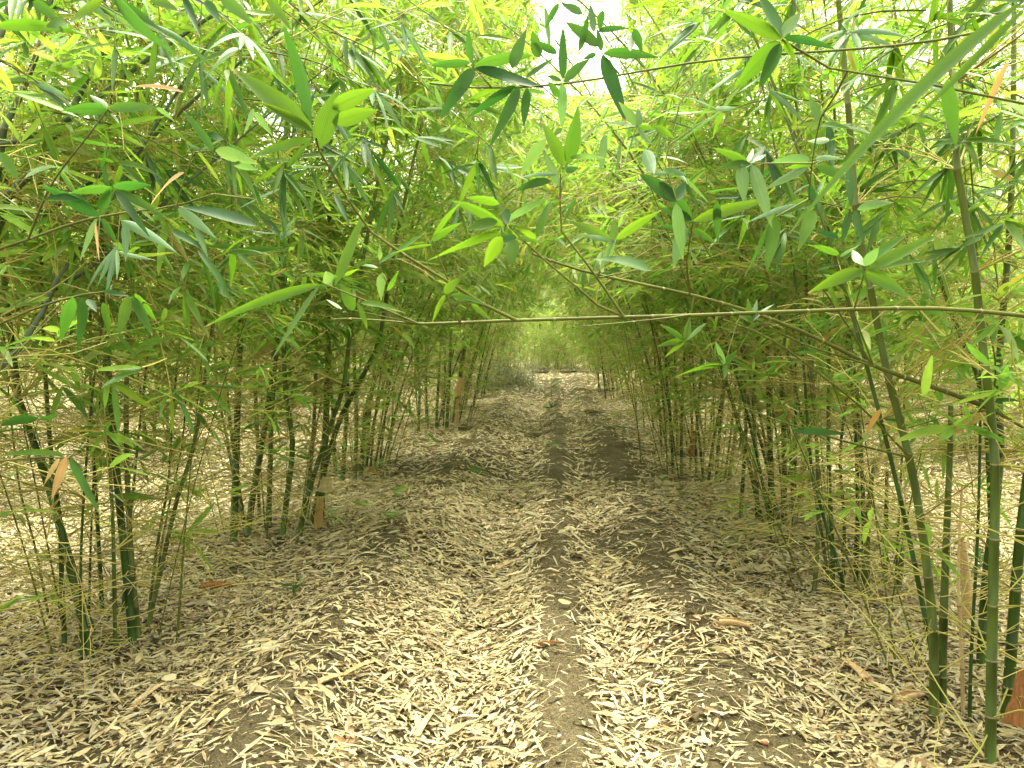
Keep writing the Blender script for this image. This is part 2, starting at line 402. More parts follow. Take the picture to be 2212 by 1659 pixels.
def stem_geo(path, r_of_s, sn, sides, mats=(0, 1), tip=None):
    """a jointed bamboo stem along path with swollen rings at arclengths sn"""
    seg = np.linalg.norm(np.diff(path, axis=0), axis=1); S = np.concatenate([[0], np.cumsum(seg)])
    ss, rr, mm = [0.0], [r_of_s(0) * 1.02], []
    for s in sn:
        r = r_of_s(s); w = max(.004, r * .3)
        if s - w * 1.5 <= ss[-1]: continue
        mid = .5 * (ss[-1] + s - w)
        for q, k, m in ((mid, 1.0, 0), (s - w, 1.0, 0), (s - .35 * w, 1.16, 1), (s + .35 * w, 1.10, 1), (s + w, .97, 0)):
            ss.append(q); rr.append(r_of_s(min(q, S[-1])) * k); mm.append(mats[m])
    if S[-1] - ss[-1] > .01: ss.append(S[-1]); rr.append(r_of_s(S[-1])); mm.append(mats[0])
    P = np.stack([np.interp(ss, S, path[:, k]) for k in range(3)], -1)
    g = Geo(); tubes(P[None], np.array(rr)[None], sides, g, np.array(mm))
    c = len(P) * sides
    g.add(np.zeros((0, 3)), np.zeros((0, 4)))
    return g, P

def inside_clear(P):
    """True where a branch would hang in the open lane or in front of the lens"""
    u = P[..., 0] - SLOPE * P[..., 1] + .12
    lane = (np.abs(u) < .95) & (P[..., 2] < 1.55 + .02 * P[..., 1])
    nearlane = (P[..., 1] < 4.5) & (np.abs(u) < 1.15) & (P[..., 2] < 2.4)
    near = np.linalg.norm(P - CAM, axis=-1) < 1.7
    front = (P[..., 1] < 2.1) & (P[..., 1] > -.2) & (np.abs(P[..., 0]) < 1.5) & (P[..., 2] < 2.4)
    gap = (np.abs(u - .36) < .16 + .028 * P[..., 1]) & (P[..., 2] > CAM_H + .285 * P[..., 1]) & (P[..., 1] > 2.5)
    high = P[..., 2] > CAM_H + .40 * np.maximum(P[..., 1], 0) + .55
    return lane | near | nearlane | front | gap | high

def culm_meshes(rng, path, r0, origin, lod=3, sides=8, tw_sides=3, clear=None, leafy=1.0, low=1.0, cut=False, dens=1.0, dead=False, leaf0=.7, thick=1.0, hcut=4.2):
    """stem, branches and foliage geometry for one culm. path in world (or local) space; results are relative to origin"""
    seg = np.linalg.norm(np.diff(path, axis=0), axis=1); S = np.concatenate([[0], np.cumsum(seg)]); LT = S[-1]
    rs = (lambda s: max(.0022, r0 * (1 - .5 * s / LT))) if cut else (lambda s: max(.0022, r0 * (1 - (s / LT) ** .85 * .93)))
    sn = []; s = .05 + .06 * rng.random()
    while s < LT - .05:
        sn.append(s); f = s / LT
        s += (.13 + .17 * min(1, f * 5)) * rng.uniform(.85, 1.15) * (1.0 if LT > 3 else .8) * (1 if f < .7 else .75)
    sn = np.array(sn)
    g_st, _ = stem_geo(path, rs, sn, sides)
    Pn = np.stack([np.interp(sn, S, path[:, k]) for k in range(3)], -1)
    Pa = np.stack([np.interp(np.minimum(sn + .03, LT), S, path[:, k]) for k in range(3)], -1)
    Pb = np.stack([np.interp(np.maximum(sn - .03, 0), S, path[:, k]) for k in range(3)], -1)
    Tn = nrm(Pa - Pb)
    if cut:       # a flat cut end
        pass
    # primary branches
    B, D, Lb, Hb, Rb = [], [], [], [], []
    az = rng.uniform(0, 6.28)
    base_z = path[0, 2]
    for p, T, s in zip(Pn, Tn, sn):
        f = s / LT; h = p[2] - base_z; az += math.pi + rng.normal(0, .35)
        if cut and rng.random() < .5: continue
        nb = (rng.integers(3, 6) if h < .9 else rng.integers(5, 9) if h < 2.4 else rng.integers(4, 7)) if h > .35 else rng.integers(1, 4)
        if h < .3 and rng.random() > .75 * low: continue
        nb = max(1, int(round(nb * dens)))
        if h > hcut + .5: nb = max(1, nb // 3)
        e1, e2 = frame(T)
        for q in range(nb):
            aa = az + rng.normal(0, .55) + (q % 2) * rng.normal(0, .6)
            out = math.cos(aa) * e1 + math.sin(aa) * e2
            up = rng.uniform(.1, .95) if h > 1.2 else rng.uniform(-.2, .9)
            d = nrm(out + T * up)
            B.append(p + out * rs(s) * .7); D.append(d); Hb.append(h)
            L = (rng.uniform(.3, 1.0) if h < .9 else rng.uniform(.45, 1.35)) * (1 - .45 * max(0, f - .6) / .4)
            if q > 1: L *= .6
            Lb.append(L); Rb.append(min(rs(s) * .45, .0016 + .0022 * L))
    g_br, g_lf = Geo(), Geo()
    if not B: return g_st, g_br, g_lf, origin
    B, D, Lb, Hb, Rb = map(np.array, (B, D, Lb, Hb, Rb)); n = len(B)
    K = 7; t = np.linspace(0, 1, K)
    droop = rng.uniform(.0, .38, n) * np.where(Hb < 1.6, .3, 1)
    jit = np.cumsum(rng.normal(0, .011, (n, K, 3)), 1); jit[:, 0] = 0
    P = B[:, None] + Lb[:, None, None] * (t[None, :, None] * D[:, None] + jit)
    P[..., 2] -= (Lb * droop)[:, None] * t ** 2
    P[..., 2] = np.maximum(P[..., 2], base_z + .01)
    if clear is not None:
        ok = ~clear(P).any(1); P, Lb, Hb, Rb = P[ok], Lb[ok], Hb[ok], Rb[ok]; n = len(P)
        if n == 0: return g_st, g_br, g_lf, origin
    tubes(P, thick * Rb[:, None] * (1 - .6 * t)[None], tw_sides + (1 if lod == 3 else 0), g_br)
    # secondary twigs
    NT = 8
    tt = np.clip(rng.uniform(.2, 1.0, (n, NT)), 0, .999); tt[:, 0] = .97
    cnt = np.where(Hb < .9, rng.integers(2, 6, n), rng.integers(3, 8, n)); keep = np.arange(NT)[None] < cnt[:, None]
    ki = tt * (K - 1); k0 = ki.astype(int); fr = (ki - k0)[..., None]; I = np.arange(n)[:, None]
    A = P[I, k0] * (1 - fr) + P[I, k0 + 1] * fr; Td = nrm(P[I, k0 + 1] - P[I, k0])
    rd = nrm(rng.normal(0, 1, (n, NT, 3))); rd = nrm(rd - Td * (rd * Td).sum(-1, keepdims=True))
    sd = nrm(Td + rd * rng.uniform(.3, 1.1, (n, NT, 1))); sd[:, 0] = nrm(Td[:, 0] + rd[:, 0] * .2)
    sl = rng.uniform(.10, .38, (n, NT)) * (.55 + .5 * Lb[:, None]); hh = np.repeat(Hb[:, None], NT, 1)
    A, sd, sl = A[keep], sd[keep], sl[keep]; hh = A[:, 2] - base_z; m = len(A)
    K2 = 4; t2 = np.linspace(0, 1, K2); dr2 = rng.uniform(0, .35, m) * np.where(hh < 1.5, .25, 1)
    j2 = np.cumsum(rng.normal(0, .012, (m, K2, 3)), 1); j2[:, 0] = 0
    Q = A[:, None] + sl[:, None, None] * (t2[None, :, None] * sd[:, None] + j2); Q[..., 2] -= (sl * dr2)[:, None] * t2 ** 2
    Q[..., 2] = np.maximum(Q[..., 2], base_z + .01)
    if clear is not None:
        ok = ~clear(Q).any(1); Q, sd, sl, hh = Q[ok], sd[ok], sl[ok], hh[ok]; m = len(Q)
    tubes(Q, np.repeat((thick * np.clip(rng.lognormal(math.log(.0013), .35, m), .0007, .0028))[:, None], K2, 1), tw_sides, g_br)
    # leaves at the twig ends
    pl = (np.clip((hh - leaf0) / 1.3, 0, 1) * .70 + .035 * (hh > .2)) * np.where(hh > hcut, .12, 1)
    lf = rng.random(m) < pl * leafy * (0 if dead else 1)
    Q, sd, hh = Q[lf], sd[lf], hh[lf]; m = len(Q)
    if m:
        NL = 7; cn = rng.integers(3, NL + 1, m); kp = np.arange(NL)[None] < cn[:, None]
        end = Q[:, -1]; Td = nrm(Q[:, -1] - Q[:, -2])
        side = nrm(np.cross(Td, Z) + rng.normal(0, .25, (m, 3)))
        ang = (np.where(np.arange(NL) % 2, 1, -1)[None] * rng.uniform(.35, 1.45, (m, NL))); ang[:, 0] *= .2
        LD = np.cos(ang)[..., None] * Td[:, None] + np.sin(ang)[..., None] * side[:, None] + rng.normal(0, .24, (m, NL, 3))
        back = np.arange(NL)[None, :, None] * rng.uniform(.004, .014, (m, 1, 1))
        LB = end[:, None] - Td[:, None] * back
        LN = np.array([0, 0, 1.]) + rng.normal(0, .45, (m, NL, 3))
        LL = rng.uniform(.075, .20, (m, NL)) * rng.uniform(.75, 1.1, (m, 1)); LW = LL * rng.uniform(.115, .16, (m, NL))
        LB, LD, LN, LL, LW = LB[kp], LD[kp], LN[kp], LL[kp], LW[kp]
        dr = rng.uniform(-.08, .32, len(LB))
        if clear is not None:
            E = LB + nrm(LD) * LL[:, None]; ok = ~clear(E); LB, LD, LN, LL, LW, dr = LB[ok], LD[ok], LN[ok], LL[ok], LW[ok], dr[ok]
        leaves(LB, LD, LN, LL, LW, dr, g_lf, lod, curl=rng.normal(0, .06, len(LB)), twist=rng.normal(0, .5, len(LB)))
    return g_st, g_br, g_lf, origin

def arch_path(rng, p0, d0, L, lean, bend, grav, ds=.12):
    P = [np.array(p0, float)]; d = nrm(np.array(d0, float)); n = int(L / ds); lean = np.array(lean, float)
    for k in range(n):
        f = k / n
        d = nrm(d + ds * (lean * bend * (.25 + f) - Z * grav * f ** 2) + rng.normal(0, .006, 3))
        P.append(P[-1] + d * ds)
    return np.array(P)

def put(parts, parent, origin, culm_mat=None, label=None):
    st, br, lf, og = parts
    shift = np.array(og, np.float32)
    for g in (st, br, lf):
        g.v = [v - shift for v in g.v]
    c = st.build('culm', [M[culm_mat or 'culm'], M['node']], parent, Vector(np.array(og) - np.array(origin)))
    if label: c['label'] = label
    if br.n: br.build('branches', M['twig'], c)
    if lf.n: lf.build('foliage', M['leaf'], c)
    return c

# ------------------------------------------------------------------ the clumps one can read in the photograph
# culm: (pixel points base..up, width in px, extra) -- the base lies on the ground, the rest at the base's distance (+dy per metre up)
def hero_clump(label, culms, seed, lean, group=None, total=6.5, extra=0, spread=.3, lod=3, rest=None, bend=.13, canes=8, arch=0):
    rng = np.random.default_rng(seed)
    bases = [at(*c[0][0], c[2]['Y']) if len(c) > 2 and 'Y' in c[2] else gp(*c[0][0]) for c in culms]
    ctr = np.mean([b for b in bases if b[2] < .4], 0); ctr[2] = float(gz(ctr[0], ctr[1]))
    root = empty('bamboo_clump', ctr, label, 'bamboo clump', group)
    lean = np.array(lean, float)
    for c, b in zip(culms, bases):
        pts, w = c[0], c[1]; ex = c[2] if len(c) > 2 else {}
        Y = ex.get('Y', b[1]); r = .43 * w / FPX * Y
        dy = ex.get('dy', rng.normal(0, .06))
        P = [b - np.array([0, 0, .06])]
        for (px, py) in pts[1:]:
            h = max(0, at(px, py, Y)[2] - b[2])
            P.append(at(px, py, Y + dy * h))
        P = catmull(P, 8)
        if ex.get('cut'):
            path = P
        else:
            d = nrm(P[-1] - P[-4]); L = max(1.2, ex.get('total', total * rng.uniform(.85, 1.1)) - np.linalg.norm(P[-1] - P[0]))
            d = nrm(d * np.array([.45, .45, 1]) + Z * .35)
            tail = arch_path(rng, P[-1], d, L, lean + rng.normal(0, .3, 3) * np.array([1, 1, 0]), ex.get('bend', bend), ex.get('grav', .30))
            path = np.vstack([P, tail[1:]])
        parts = culm_meshes(rng, path, r, b, lod=lod, sides=10 if w > 13 else 7, clear=inside_clear, cut=ex.get('cut', False), dens=ex.get('dens', 1), leafy=ex.get('leafy', 1), dead=ex.get('dead', False), hcut=5.6 if bend > .19 else 4.3)
        put(parts, root, ctr, ex.get('mat'), ex.get('label'))
    for k in range(extra):
        a = rng.uniform(0, 6.28); q = spread * math.sqrt(rng.random())
        b = np.array([ctr[0] + q * math.cos(a) * .8, ctr[1] + q * math.sin(a) * 1.2, 0]); b[2] = float(gz(b[0], b[1])) - .05
        d = nrm(np.array([math.cos(a) * rng.uniform(.02, .22), math.sin(a) * rng.uniform(.02, .2), 1]) + lean * .05)
        path = arch_path(rng, b, d, total * rng.uniform(.7, 1.1), lean + rng.normal(0, .3, 3) * np.array([1, 1, 0]), rng.uniform(.1, .28) * (1.5 if bend > .2 else 1), rng.uniform(.15, .4))
        put(culm_meshes(rng, path, rng.uniform(.006, .019), b, lod=lod, sides=7, clear=inside_clear, hcut=5.6 if bend > .19 else 4.3), root, ctr)
    for k in range(arch):         # culms that bow right over the lane
        b = ctr + np.array([rng.normal(0, .15), rng.normal(0, .4), 0]); b[2] = float(gz(b[0], b[1])) - .05
        path = arch_path(rng, b, nrm(np.array([lean[0] * rng.uniform(.12, .3), rng.normal(0, .1), 1])), rng.uniform(5.6, 7.2), lean + np.array([0, rng.normal(0, .3), 0]), rng.uniform(.32, .5), rng.uniform(.2, .35))
        put(culm_meshes(rng, path, rng.uniform(.009, .014), b, lod=lod, sides=6, clear=inside_clear, hcut=9, leafy=.6), root, ctr)
    for k in range(canes):        # slender whips fanning out of the base
        a = rng.uniform(0, 6.28); q = spread * 1.3 * math.sqrt(rng.random())
        b = np.array([ctr[0] + q * math.cos(a), ctr[1] + q * math.sin(a) * 1.2, 0]); b[2] = float(gz(b[0], b[1])) - .03
        d = nrm(np.array([math.cos(a) * rng.uniform(.05, .5), math.sin(a) * rng.uniform(.05, .4), 1]))
        path = arch_path(rng, b, d, rng.uniform(1.3, 3.0), np.array([math.cos(a), math.sin(a), 0]), rng.uniform(-.1, .3), rng.uniform(.0, .3), ds=.1)
        put(culm_meshes(rng, path, rng.uniform(.0032, .0065), b, lod=lod, sides=6, clear=inside_clear, dens=.5, leafy=.5), root, ctr, 'branch')
    return root, ctr

IN_L, IN_R = (1, .1, 0), (-1, .05, 0)
CL = {}
CL['L1'] = hero_clump('bamboo clump at the left foreground, slender culms with one dark green leaning one', [
    ([(140, 1400), (133, 1250), (130, 1130), (112, 1000), (100, 850)], 14),
    ([(203, 1425), (160, 1262), (122, 1110), (88, 1000), (40, 860)], 22, dict(label='dark green culm leaning left')),
    ([(290, 1395), (267, 1180), (250, 1000), (238, 850), (225, 700)], 22, dict(label='bright green upright culm')),
    ([(302, 1388), (283, 1200), (274, 1000), (273, 855), (282, 640)], 17),
    ([(250, 1412), (247, 1280), (244, 1130), (232, 900)], 11),
    ([(312, 1360), (350, 1220), (385, 1070), (422, 950), (462, 690), (498, 500)], 13, dict(label='grey olive culm leaning right')),
    ([(222, 1325), (212, 1150), (200, 960)], 12),
    ([(318, 1330), (338, 1190), (365, 1040)], 9, dict(total=3.2)),
    ([(332, 1300), (352, 1160), (395, 960)], 7, dict(total=3)),
    ([(110, 1340), (80, 1200), (40, 1050)], 7, dict(total=3)),
  ], 21, IN_L, extra=3, total=5.6)
CL['L2'] = hero_clump('bamboo clump left of the path with thick bright green culms and one dark upright culm', [
    ([(503, 1178), (510, 1000), (513, 880), (520, 700)], 21, dict(label='bright green upright culm')),
    ([(530, 1168), (548, 1060), (566, 960), (582, 850), (597, 720)], 18),
    ([(578, 1145), (583, 1040), (586, 930), (592, 800)], 15),
    ([(607, 1168), (618, 1090), (632, 960), (618, 860), (612, 740)], 16),
    ([(640, 1165), (668, 1060), (700, 960), (742, 840)], 14),
    ([(690, 1135), (700, 1000), (708, 800), (709, 640), (712, 450)], 19, dict(label='thick dark green upright culm')),
    ([(668, 1140), (690, 1057), (733, 910), (781, 818), (820, 740)], 16),
    ([(520, 1150), (500, 1000), (470, 850)], 8),
    ([(655, 1120), (676, 950), (684, 760)], 12),
    ([(560, 1120), (556, 960), (548, 800)], 9),
  ], 22, IN_L, extra=4)
CL['L3'] = hero_clump('bamboo clump with brown stained bases and culms leaning right over the path, left side', [
    ([(738, 1042), (748, 900), (752, 760)], 13),
    ([(777, 1038), (786, 940), (793, 873), (832, 763), (868, 665)], 14),
    ([(765, 1045), (770, 920), (765, 780)], 12),
    ([(790, 1000), (800, 880), (815, 740)], 9),
    ([(812, 985), (828, 880), (850, 740)], 6),
    ([(845, 960), (850, 850), (862, 740)], 5),
    ([(725, 1020), (718, 880), (705, 720)], 9),
  ], 23, IN_L, extra=4+3, bend=.24, arch=2, lod=2)
CL['L4'] = hero_clump('bamboo clump of dark green culms with torn tan sheaths, far left edge of path', [
    ([(942, 930), (945, 860), (950, 780), (955, 700)], 8),
    ([(964, 931), (968, 860), (972, 790), (974, 690)], 10),
    ([(979, 915), (988, 850), (1000, 765), (1003, 660)], 12, dict(label='thick dark green culm')),
    ([(903, 935), (906, 850), (902, 760)], 8),
    ([(955, 905), (960, 830), (962, 740)], 8),
    ([(1000, 890), (1020, 800), (1050, 710)], 4),
  ], 24, IN_L, extra=8, bend=.24, arch=1, spread=.5, lod=2)
CL['R1'] = hero_clump('bamboo clump at the right foreground with thick culms, one cut short and one dead tan', [
    ([(2140, 1655), (2142, 1450), (2146, 1250), (2150, 1000), (2136, 860), (2118, 702), (2100, 542), (2070, 400)], 29, dict(label='thick grey green upright culm', total=5.2)),
    ([(2018, 1560), (2015, 1350), (1985, 1100), (1955, 950), (1915, 800), (1880, 620), (1850, 480)], 26, dict(label='olive green culm leaning left over the path', total=5.4)),
    ([(2034, 1535), (2038, 1350), (2045, 1150), (2052, 980), (2054, 874)], 25, dict(cut=True, label='thick culm cut off at chest height')),
    ([(2172, 1560), (2185, 1400), (2200, 1200), (2230, 950)], 30, dict(label='dark green culm at the edge of the clump')),
    ([(2082, 1545), (2078, 1420), (2070, 1250), (2078, 1050)], 11, dict(mat='culm_dead', cut=True, label='thin dead tan culm')),
    ([(2118, 1440), (2130, 1250), (2160, 1000), (2158, 800), (2180, 520)], 24),
    ([(2150, 1400), (2140, 1100), (2122, 852), (2065, 702), (2011, 542), (1975, 420)], 18, dict(label='green culm leaning left')),
    ([(2095, 1560), (2098, 1420), (2110, 1200)], 10, dict(total=4)),
  ], 31, IN_R, total=5.5, extra=1, canes=6)
CL['R2'] = hero_clump('bamboo clump right of the path with cut stumps and a dead tan culm leaning right', [
    ([(1757, 1285), (1768, 1130), (1763, 934), (1750, 790), (1742, 640)], 12),
    ([(1800, 1280), (1798, 1180), (1790, 1000), (1790, 800)], 13),
    ([(1838, 1305), (1805, 1200), (1778, 1113), (1750, 1000)], 11, dict(total=4)),
    ([(1872, 1290), (1873, 1150), (1880, 1060), (1892, 985)], 20, dict(cut=True)),
    ([(1890, 1010), (1936, 874), (1979, 774), (2029, 660), (2086, 553), (2120, 480)], 13, dict(mat='culm_dead', Y=4.6, cut=True, dens=.35, dead=True, label='dead tan culm snapped and leaning right')),
    ([(1912, 1262), (1914, 1130), (1916, 1015)], 16, dict(cut=True, label='green culm cut off low')),
    ([(1938, 1285), (1950, 1190), (1957, 1105)], 15, dict(cut=True, label='short brown topped stump')),
    ([(1848, 1270), (1853, 1120), (1848, 930), (1830, 760)], 12),
    ([(1820, 1275), (1824, 1130), (1815, 980), (1838, 800)], 10),
  ], 32, IN_R, total=5.8, extra=3)
CL['R3'] = hero_clump('bamboo clump right of the path, row of straight green culms with brown sheath mass above', [
    ([(1598, 1128), (1608, 988), (1612, 880), (1606, 720)], 11),
    ([(1637, 1133), (1633, 1000), (1628, 860), (1640, 700)], 12),
    ([(1664, 1140), (1664, 1020), (1660, 880)], 14),
    ([(1694, 1136), (1694, 990), (1690, 850), (1680, 700)], 15),
    ([(1726, 1100), (1737, 990), (1745, 880)], 17),
    ([(1747, 1112), (1751, 934), (1756, 780)], 11),
    ([(1680, 1120), (1715, 980), (1765, 800)], 8),
  ], 33, IN_R, extra=4+3, bend=.24, arch=2, lod=2)
CL['R4'] = hero_clump('bamboo clump right of the path, many thin dark culms fanning out from one base', [
    ([(1455, 1025), (1450, 930), (1440, 820)], 9),
    ([(1473, 1030), (1472, 930), (1478, 800)], 10),
    ([(1490, 1020), (1495, 930), (1490, 820)], 8),
    ([(1522, 1045), (1512, 960), (1500, 860)], 8),
    ([(1528, 1045), (1540, 960), (1560, 860)], 9),
    ([(1545, 1045), (1555, 930), (1566, 820)], 10),
    ([(1572, 1045), (1585, 960), (1600, 870)], 10),
    ([(1505, 1030), (1504, 940), (1515, 800)], 8),
    ([(1430, 970), (1424, 880), (1415, 790)], 6),
  ], 34, IN_R, extra=4, bend=.2, arch=1, spread=.55, lod=2)

# ------------------------------------------------------------------ the other clumps: copies of a few culms
PROTO = []
for k in range(12):
    rng = np.random.default_rng(500 + k)
    L = rng.uniform(4.6, 7.4)
    d = nrm(np.array([rng.uniform(.02, .22), rng.normal(0, .05), 1]))
    path = arch_path(rng, (0, 0, -.05), d, L, (1, 0, 0), rng.uniform(.12, .30), rng.uniform(.18, .42))
    parts = culm_meshes(rng, path, rng.uniform(.011, .022), np.zeros(3), lod=2, sides=6, low=1.1, thick=1.5, hcut=5.2 if k < 7 else 3.9, leafy=.74)
    PROTO.append((parts[0].mesh('culm', [M['culm'], M['node']]), parts[1].mesh('branches', [M['twig']]), parts[2].mesh('foliage', [M['leaf']])))

BUSHY = []
for k in range(5):
    rng = np.random.default_rng(700 + k)
    path = arch_path(rng, (0, 0, -.05), nrm(np.array([rng.uniform(.05, .3), rng.normal(0, .1), 1])), rng.uniform(3.2, 5.2), (1, 0, 0), rng.uniform(.15, .35), rng.uniform(.25, .5))
    parts = culm_meshes(rng, path, rng.uniform(.009, .016), np.zeros(3), lod=2, sides=5, low=1.4, thick=1.6, leaf0=-.9)
    BUSHY.append((parts[0].mesh('culm', [M['culm'], M['node']]), parts[1].mesh('branches', [M['twig']]), parts[2].mesh('foliage', [M['leaf']])))

def far_clump(x, y, n, label, group, az, seed, spread=.4, sc_=1.0, azs=.9, bushy=0.0, tilt=0.0):
    rng = np.random.default_rng(seed)
    root = empty('bamboo_clump', (x, y, float(gz(x, y))), label, 'bamboo clump', group)
    for k in range(n):
        a = rng.uniform(0, 6.28); q = spread * math.sqrt(rng.random())
        st, br, lf = BUSHY[rng.integers(len(BUSHY))] if rng.random() < bushy else PROTO[rng.integers(7) if y > 8.5 else 7 + rng.integers(5)]
        bx, by = q * math.cos(a), q * math.sin(a) * 1.2
        c = bpy.data.objects.new('culm', st); COL.objects.link(c); c.parent = root
        c.location = (bx, by, float(gz(x + bx, y + by)) - root.location.z)
        c.rotation_euler = (rng.normal(0, .05), tilt + rng.normal(0, .06), az + rng.normal(0, azs))
        s = sc_ * rng.uniform(.8, 1.12); c.scale = (s, s, s)
        for nm, me in (('branches', br), ('foliage', lf)):
            o = bpy.data.objects.new(nm, me); COL.objects.link(o); o.parent = c
    return root

rg = np.random.default_rng(77)
for y in (16.0, 19.6, 23.0, 26.5, 31.5):
    far_clump(SLOPE * y - 1.95 + rg.normal(0, .12), y, 8 if y < 22 else 6, 'distant bamboo clump lining the left side of the path beyond the dead brush', 'bamboo clumps along the far path, left', 0.0, int(y * 10), sc_=1.05, tilt=.05)
for y in (10.3, 12.2, 14.6, 18.0, 21.5, 25.2, 31.0):
    far_clump(SLOPE * y + 1.55 + rg.normal(0, .1), y, 8 if y < 22 else 6, 'distant bamboo clump lining the right side of the path toward the black pipe', 'bamboo clumps along the far path, right', math.pi, int(y * 10), sc_=1.05, tilt=.05)
for x, y in ((-.4, 34.5), (1.2, 33.6), (2.8, 34.4), (4.6, 35), (-2.4, 35.5), (2.0, 36.5), (-1.2, 37), (1.0, 38.5), (3.2, 37), (5.5, 38), (-3.6, 38), (2.2, 41.5), (0, 43), (4.5, 44), (-2.5, 46), (2, 48), (6.5, 47)):
    far_clump(x, y, 11, 'bamboo clump closing off the far end of the path behind the black pipe', 'bamboo clumps at the end of the path', -math.pi / 2, int(100 + x * 10 + y), sc_=.7, bushy=.85, spread=.9, azs=2)
for side, rows in ((-1, (-5.1, -8.3, -11.6, -15.5, -20)), (1, (4.9, 8.1, 11.4, 15.2, 20))):
    for r, u in enumerate(rows):
        y = 3.2 + 1.3 * r + rg.uniform(0, 1)
        while y < 36 - 2.5 * r:
            x = SLOPE * y + u + rg.normal(0, .25)
            if abs(x) < .66 * y + 2.2:
                far_clump(x, y, 8 if r < 2 else 6, 'bamboo clump in the crowded rows behind the clumps %s of the path' % ('left' if side < 0 else 'right'),
                          'bamboo clumps deep in the grove, %s' % ('left' if side < 0 else 'right'), 0.0 if side < 0 else math.pi, int(r * 1000 + y * 13 + u * 7 + 999), azs=1.5, bushy=(0, .12, .35, .8, 1)[r], spread=.4 + .15 * r)
            y += rg.uniform(2.9, 3.8)

for k, (x, y) in enumerate(((-2.3, -3.0), (2.2, -2.8), (-2.0, -6.0), (1.9, -5.8), (-5.2, -1.0), (5.0, -.8))):  # unseen clumps carrying the grove on, added to shade the foreground
    far_clump(x, y, 9, 'unseen bamboo clump of the grove, added behind the camera to shade the foreground', 'unseen bamboo clumps added behind the camera', 0 if x < 0 else math.pi, 4000 + k, azs=.5, sc_=.85)

# the clump whose leaning culms enter from the left edge
def edge_clump(label, base, culms, seed, lean):
    rng = np.random.default_rng(seed)
    b0 = np.array([base[0], base[1], float(gz(*base))])
    root = empty('bamboo_clump', b0, label, 'bamboo clump')
    for pts, Y, w, ex in culms:
        b = b0 + np.array([rng.normal(0, .12), rng.normal(0, .15), 0]); b[2] = float(gz(b[0], b[1])) - .05
        P = [b] + [at(px, py, Y + .05 * k) for k, (px, py) in enumerate(pts)]
        P = catmull(P, 8); d = nrm(P[-1] - P[-4])
        tail = arch_path(rng, P[-1], d, ex.get('tail', 1.3), lean, .2, .35)
        put(culm_meshes(rng, np.vstack([P, tail[1:]]), .8 * w / FPX * Y, b, lod=3, sides=10, clear=inside_clear, dens=.55, leafy=.45), root, b0, 'culm_grey')
    return root
edge_clump('bamboo clump at the upper left edge, thick grey green culms leaning steeply inward', (-2.35, 2.75), [
    ([(-60, 560), (10, 270), (50, 195), (81, 111), (110, 0)], 3.0, 21, {}),
    ([(-20, 520), (61, 388), (165, 219), (209, 128), (262, 20)], 3.1, 22, {}),
    ([(-80, 420), (0, 322), (128, 272), (250, 180), (357, 101), (480, 20)], 2.9, 17, {}),
    ([(-40, 560), (67, 482), (145, 428), (297, 323), (420, 215), (505, 145)], 3.2, 14, {}),
    ([(-60, 900), (0, 813), (60, 725), (94, 670), (125, 600), (180, 530), (300, 330)], 2.8, 15, {}),
    ([(-60, 760), (0, 690), (70, 650), (180, 590), (260, 520), (400, 400)], 3.2, 13, {}),
    ([(-90, 300), (-10, 120), (20, 0)], 3.0, 22, {}),
  ], 61, np.array([1, .1, 0]))

# ------------------------------------------------------------------ branches that hang into the view
CR = {'P': (1, 0, 0), '1': (.3370, 0, 0), '2': (.3676, 677.7, 0), '3': (.3676, 1423.2, 0), '4': (.3472, 0, 542), '5': (.3676, 677.7, 542), '6': (.3566, 1423.2, 542), 'z': (.25, 553, 406.6)}
TY = {'n': 'leaf_mid', 'd': 'leaf_dark', 'b': 'leaf_bright', 'p': 'leaf_pale', 'x': 'leaf_dead'}

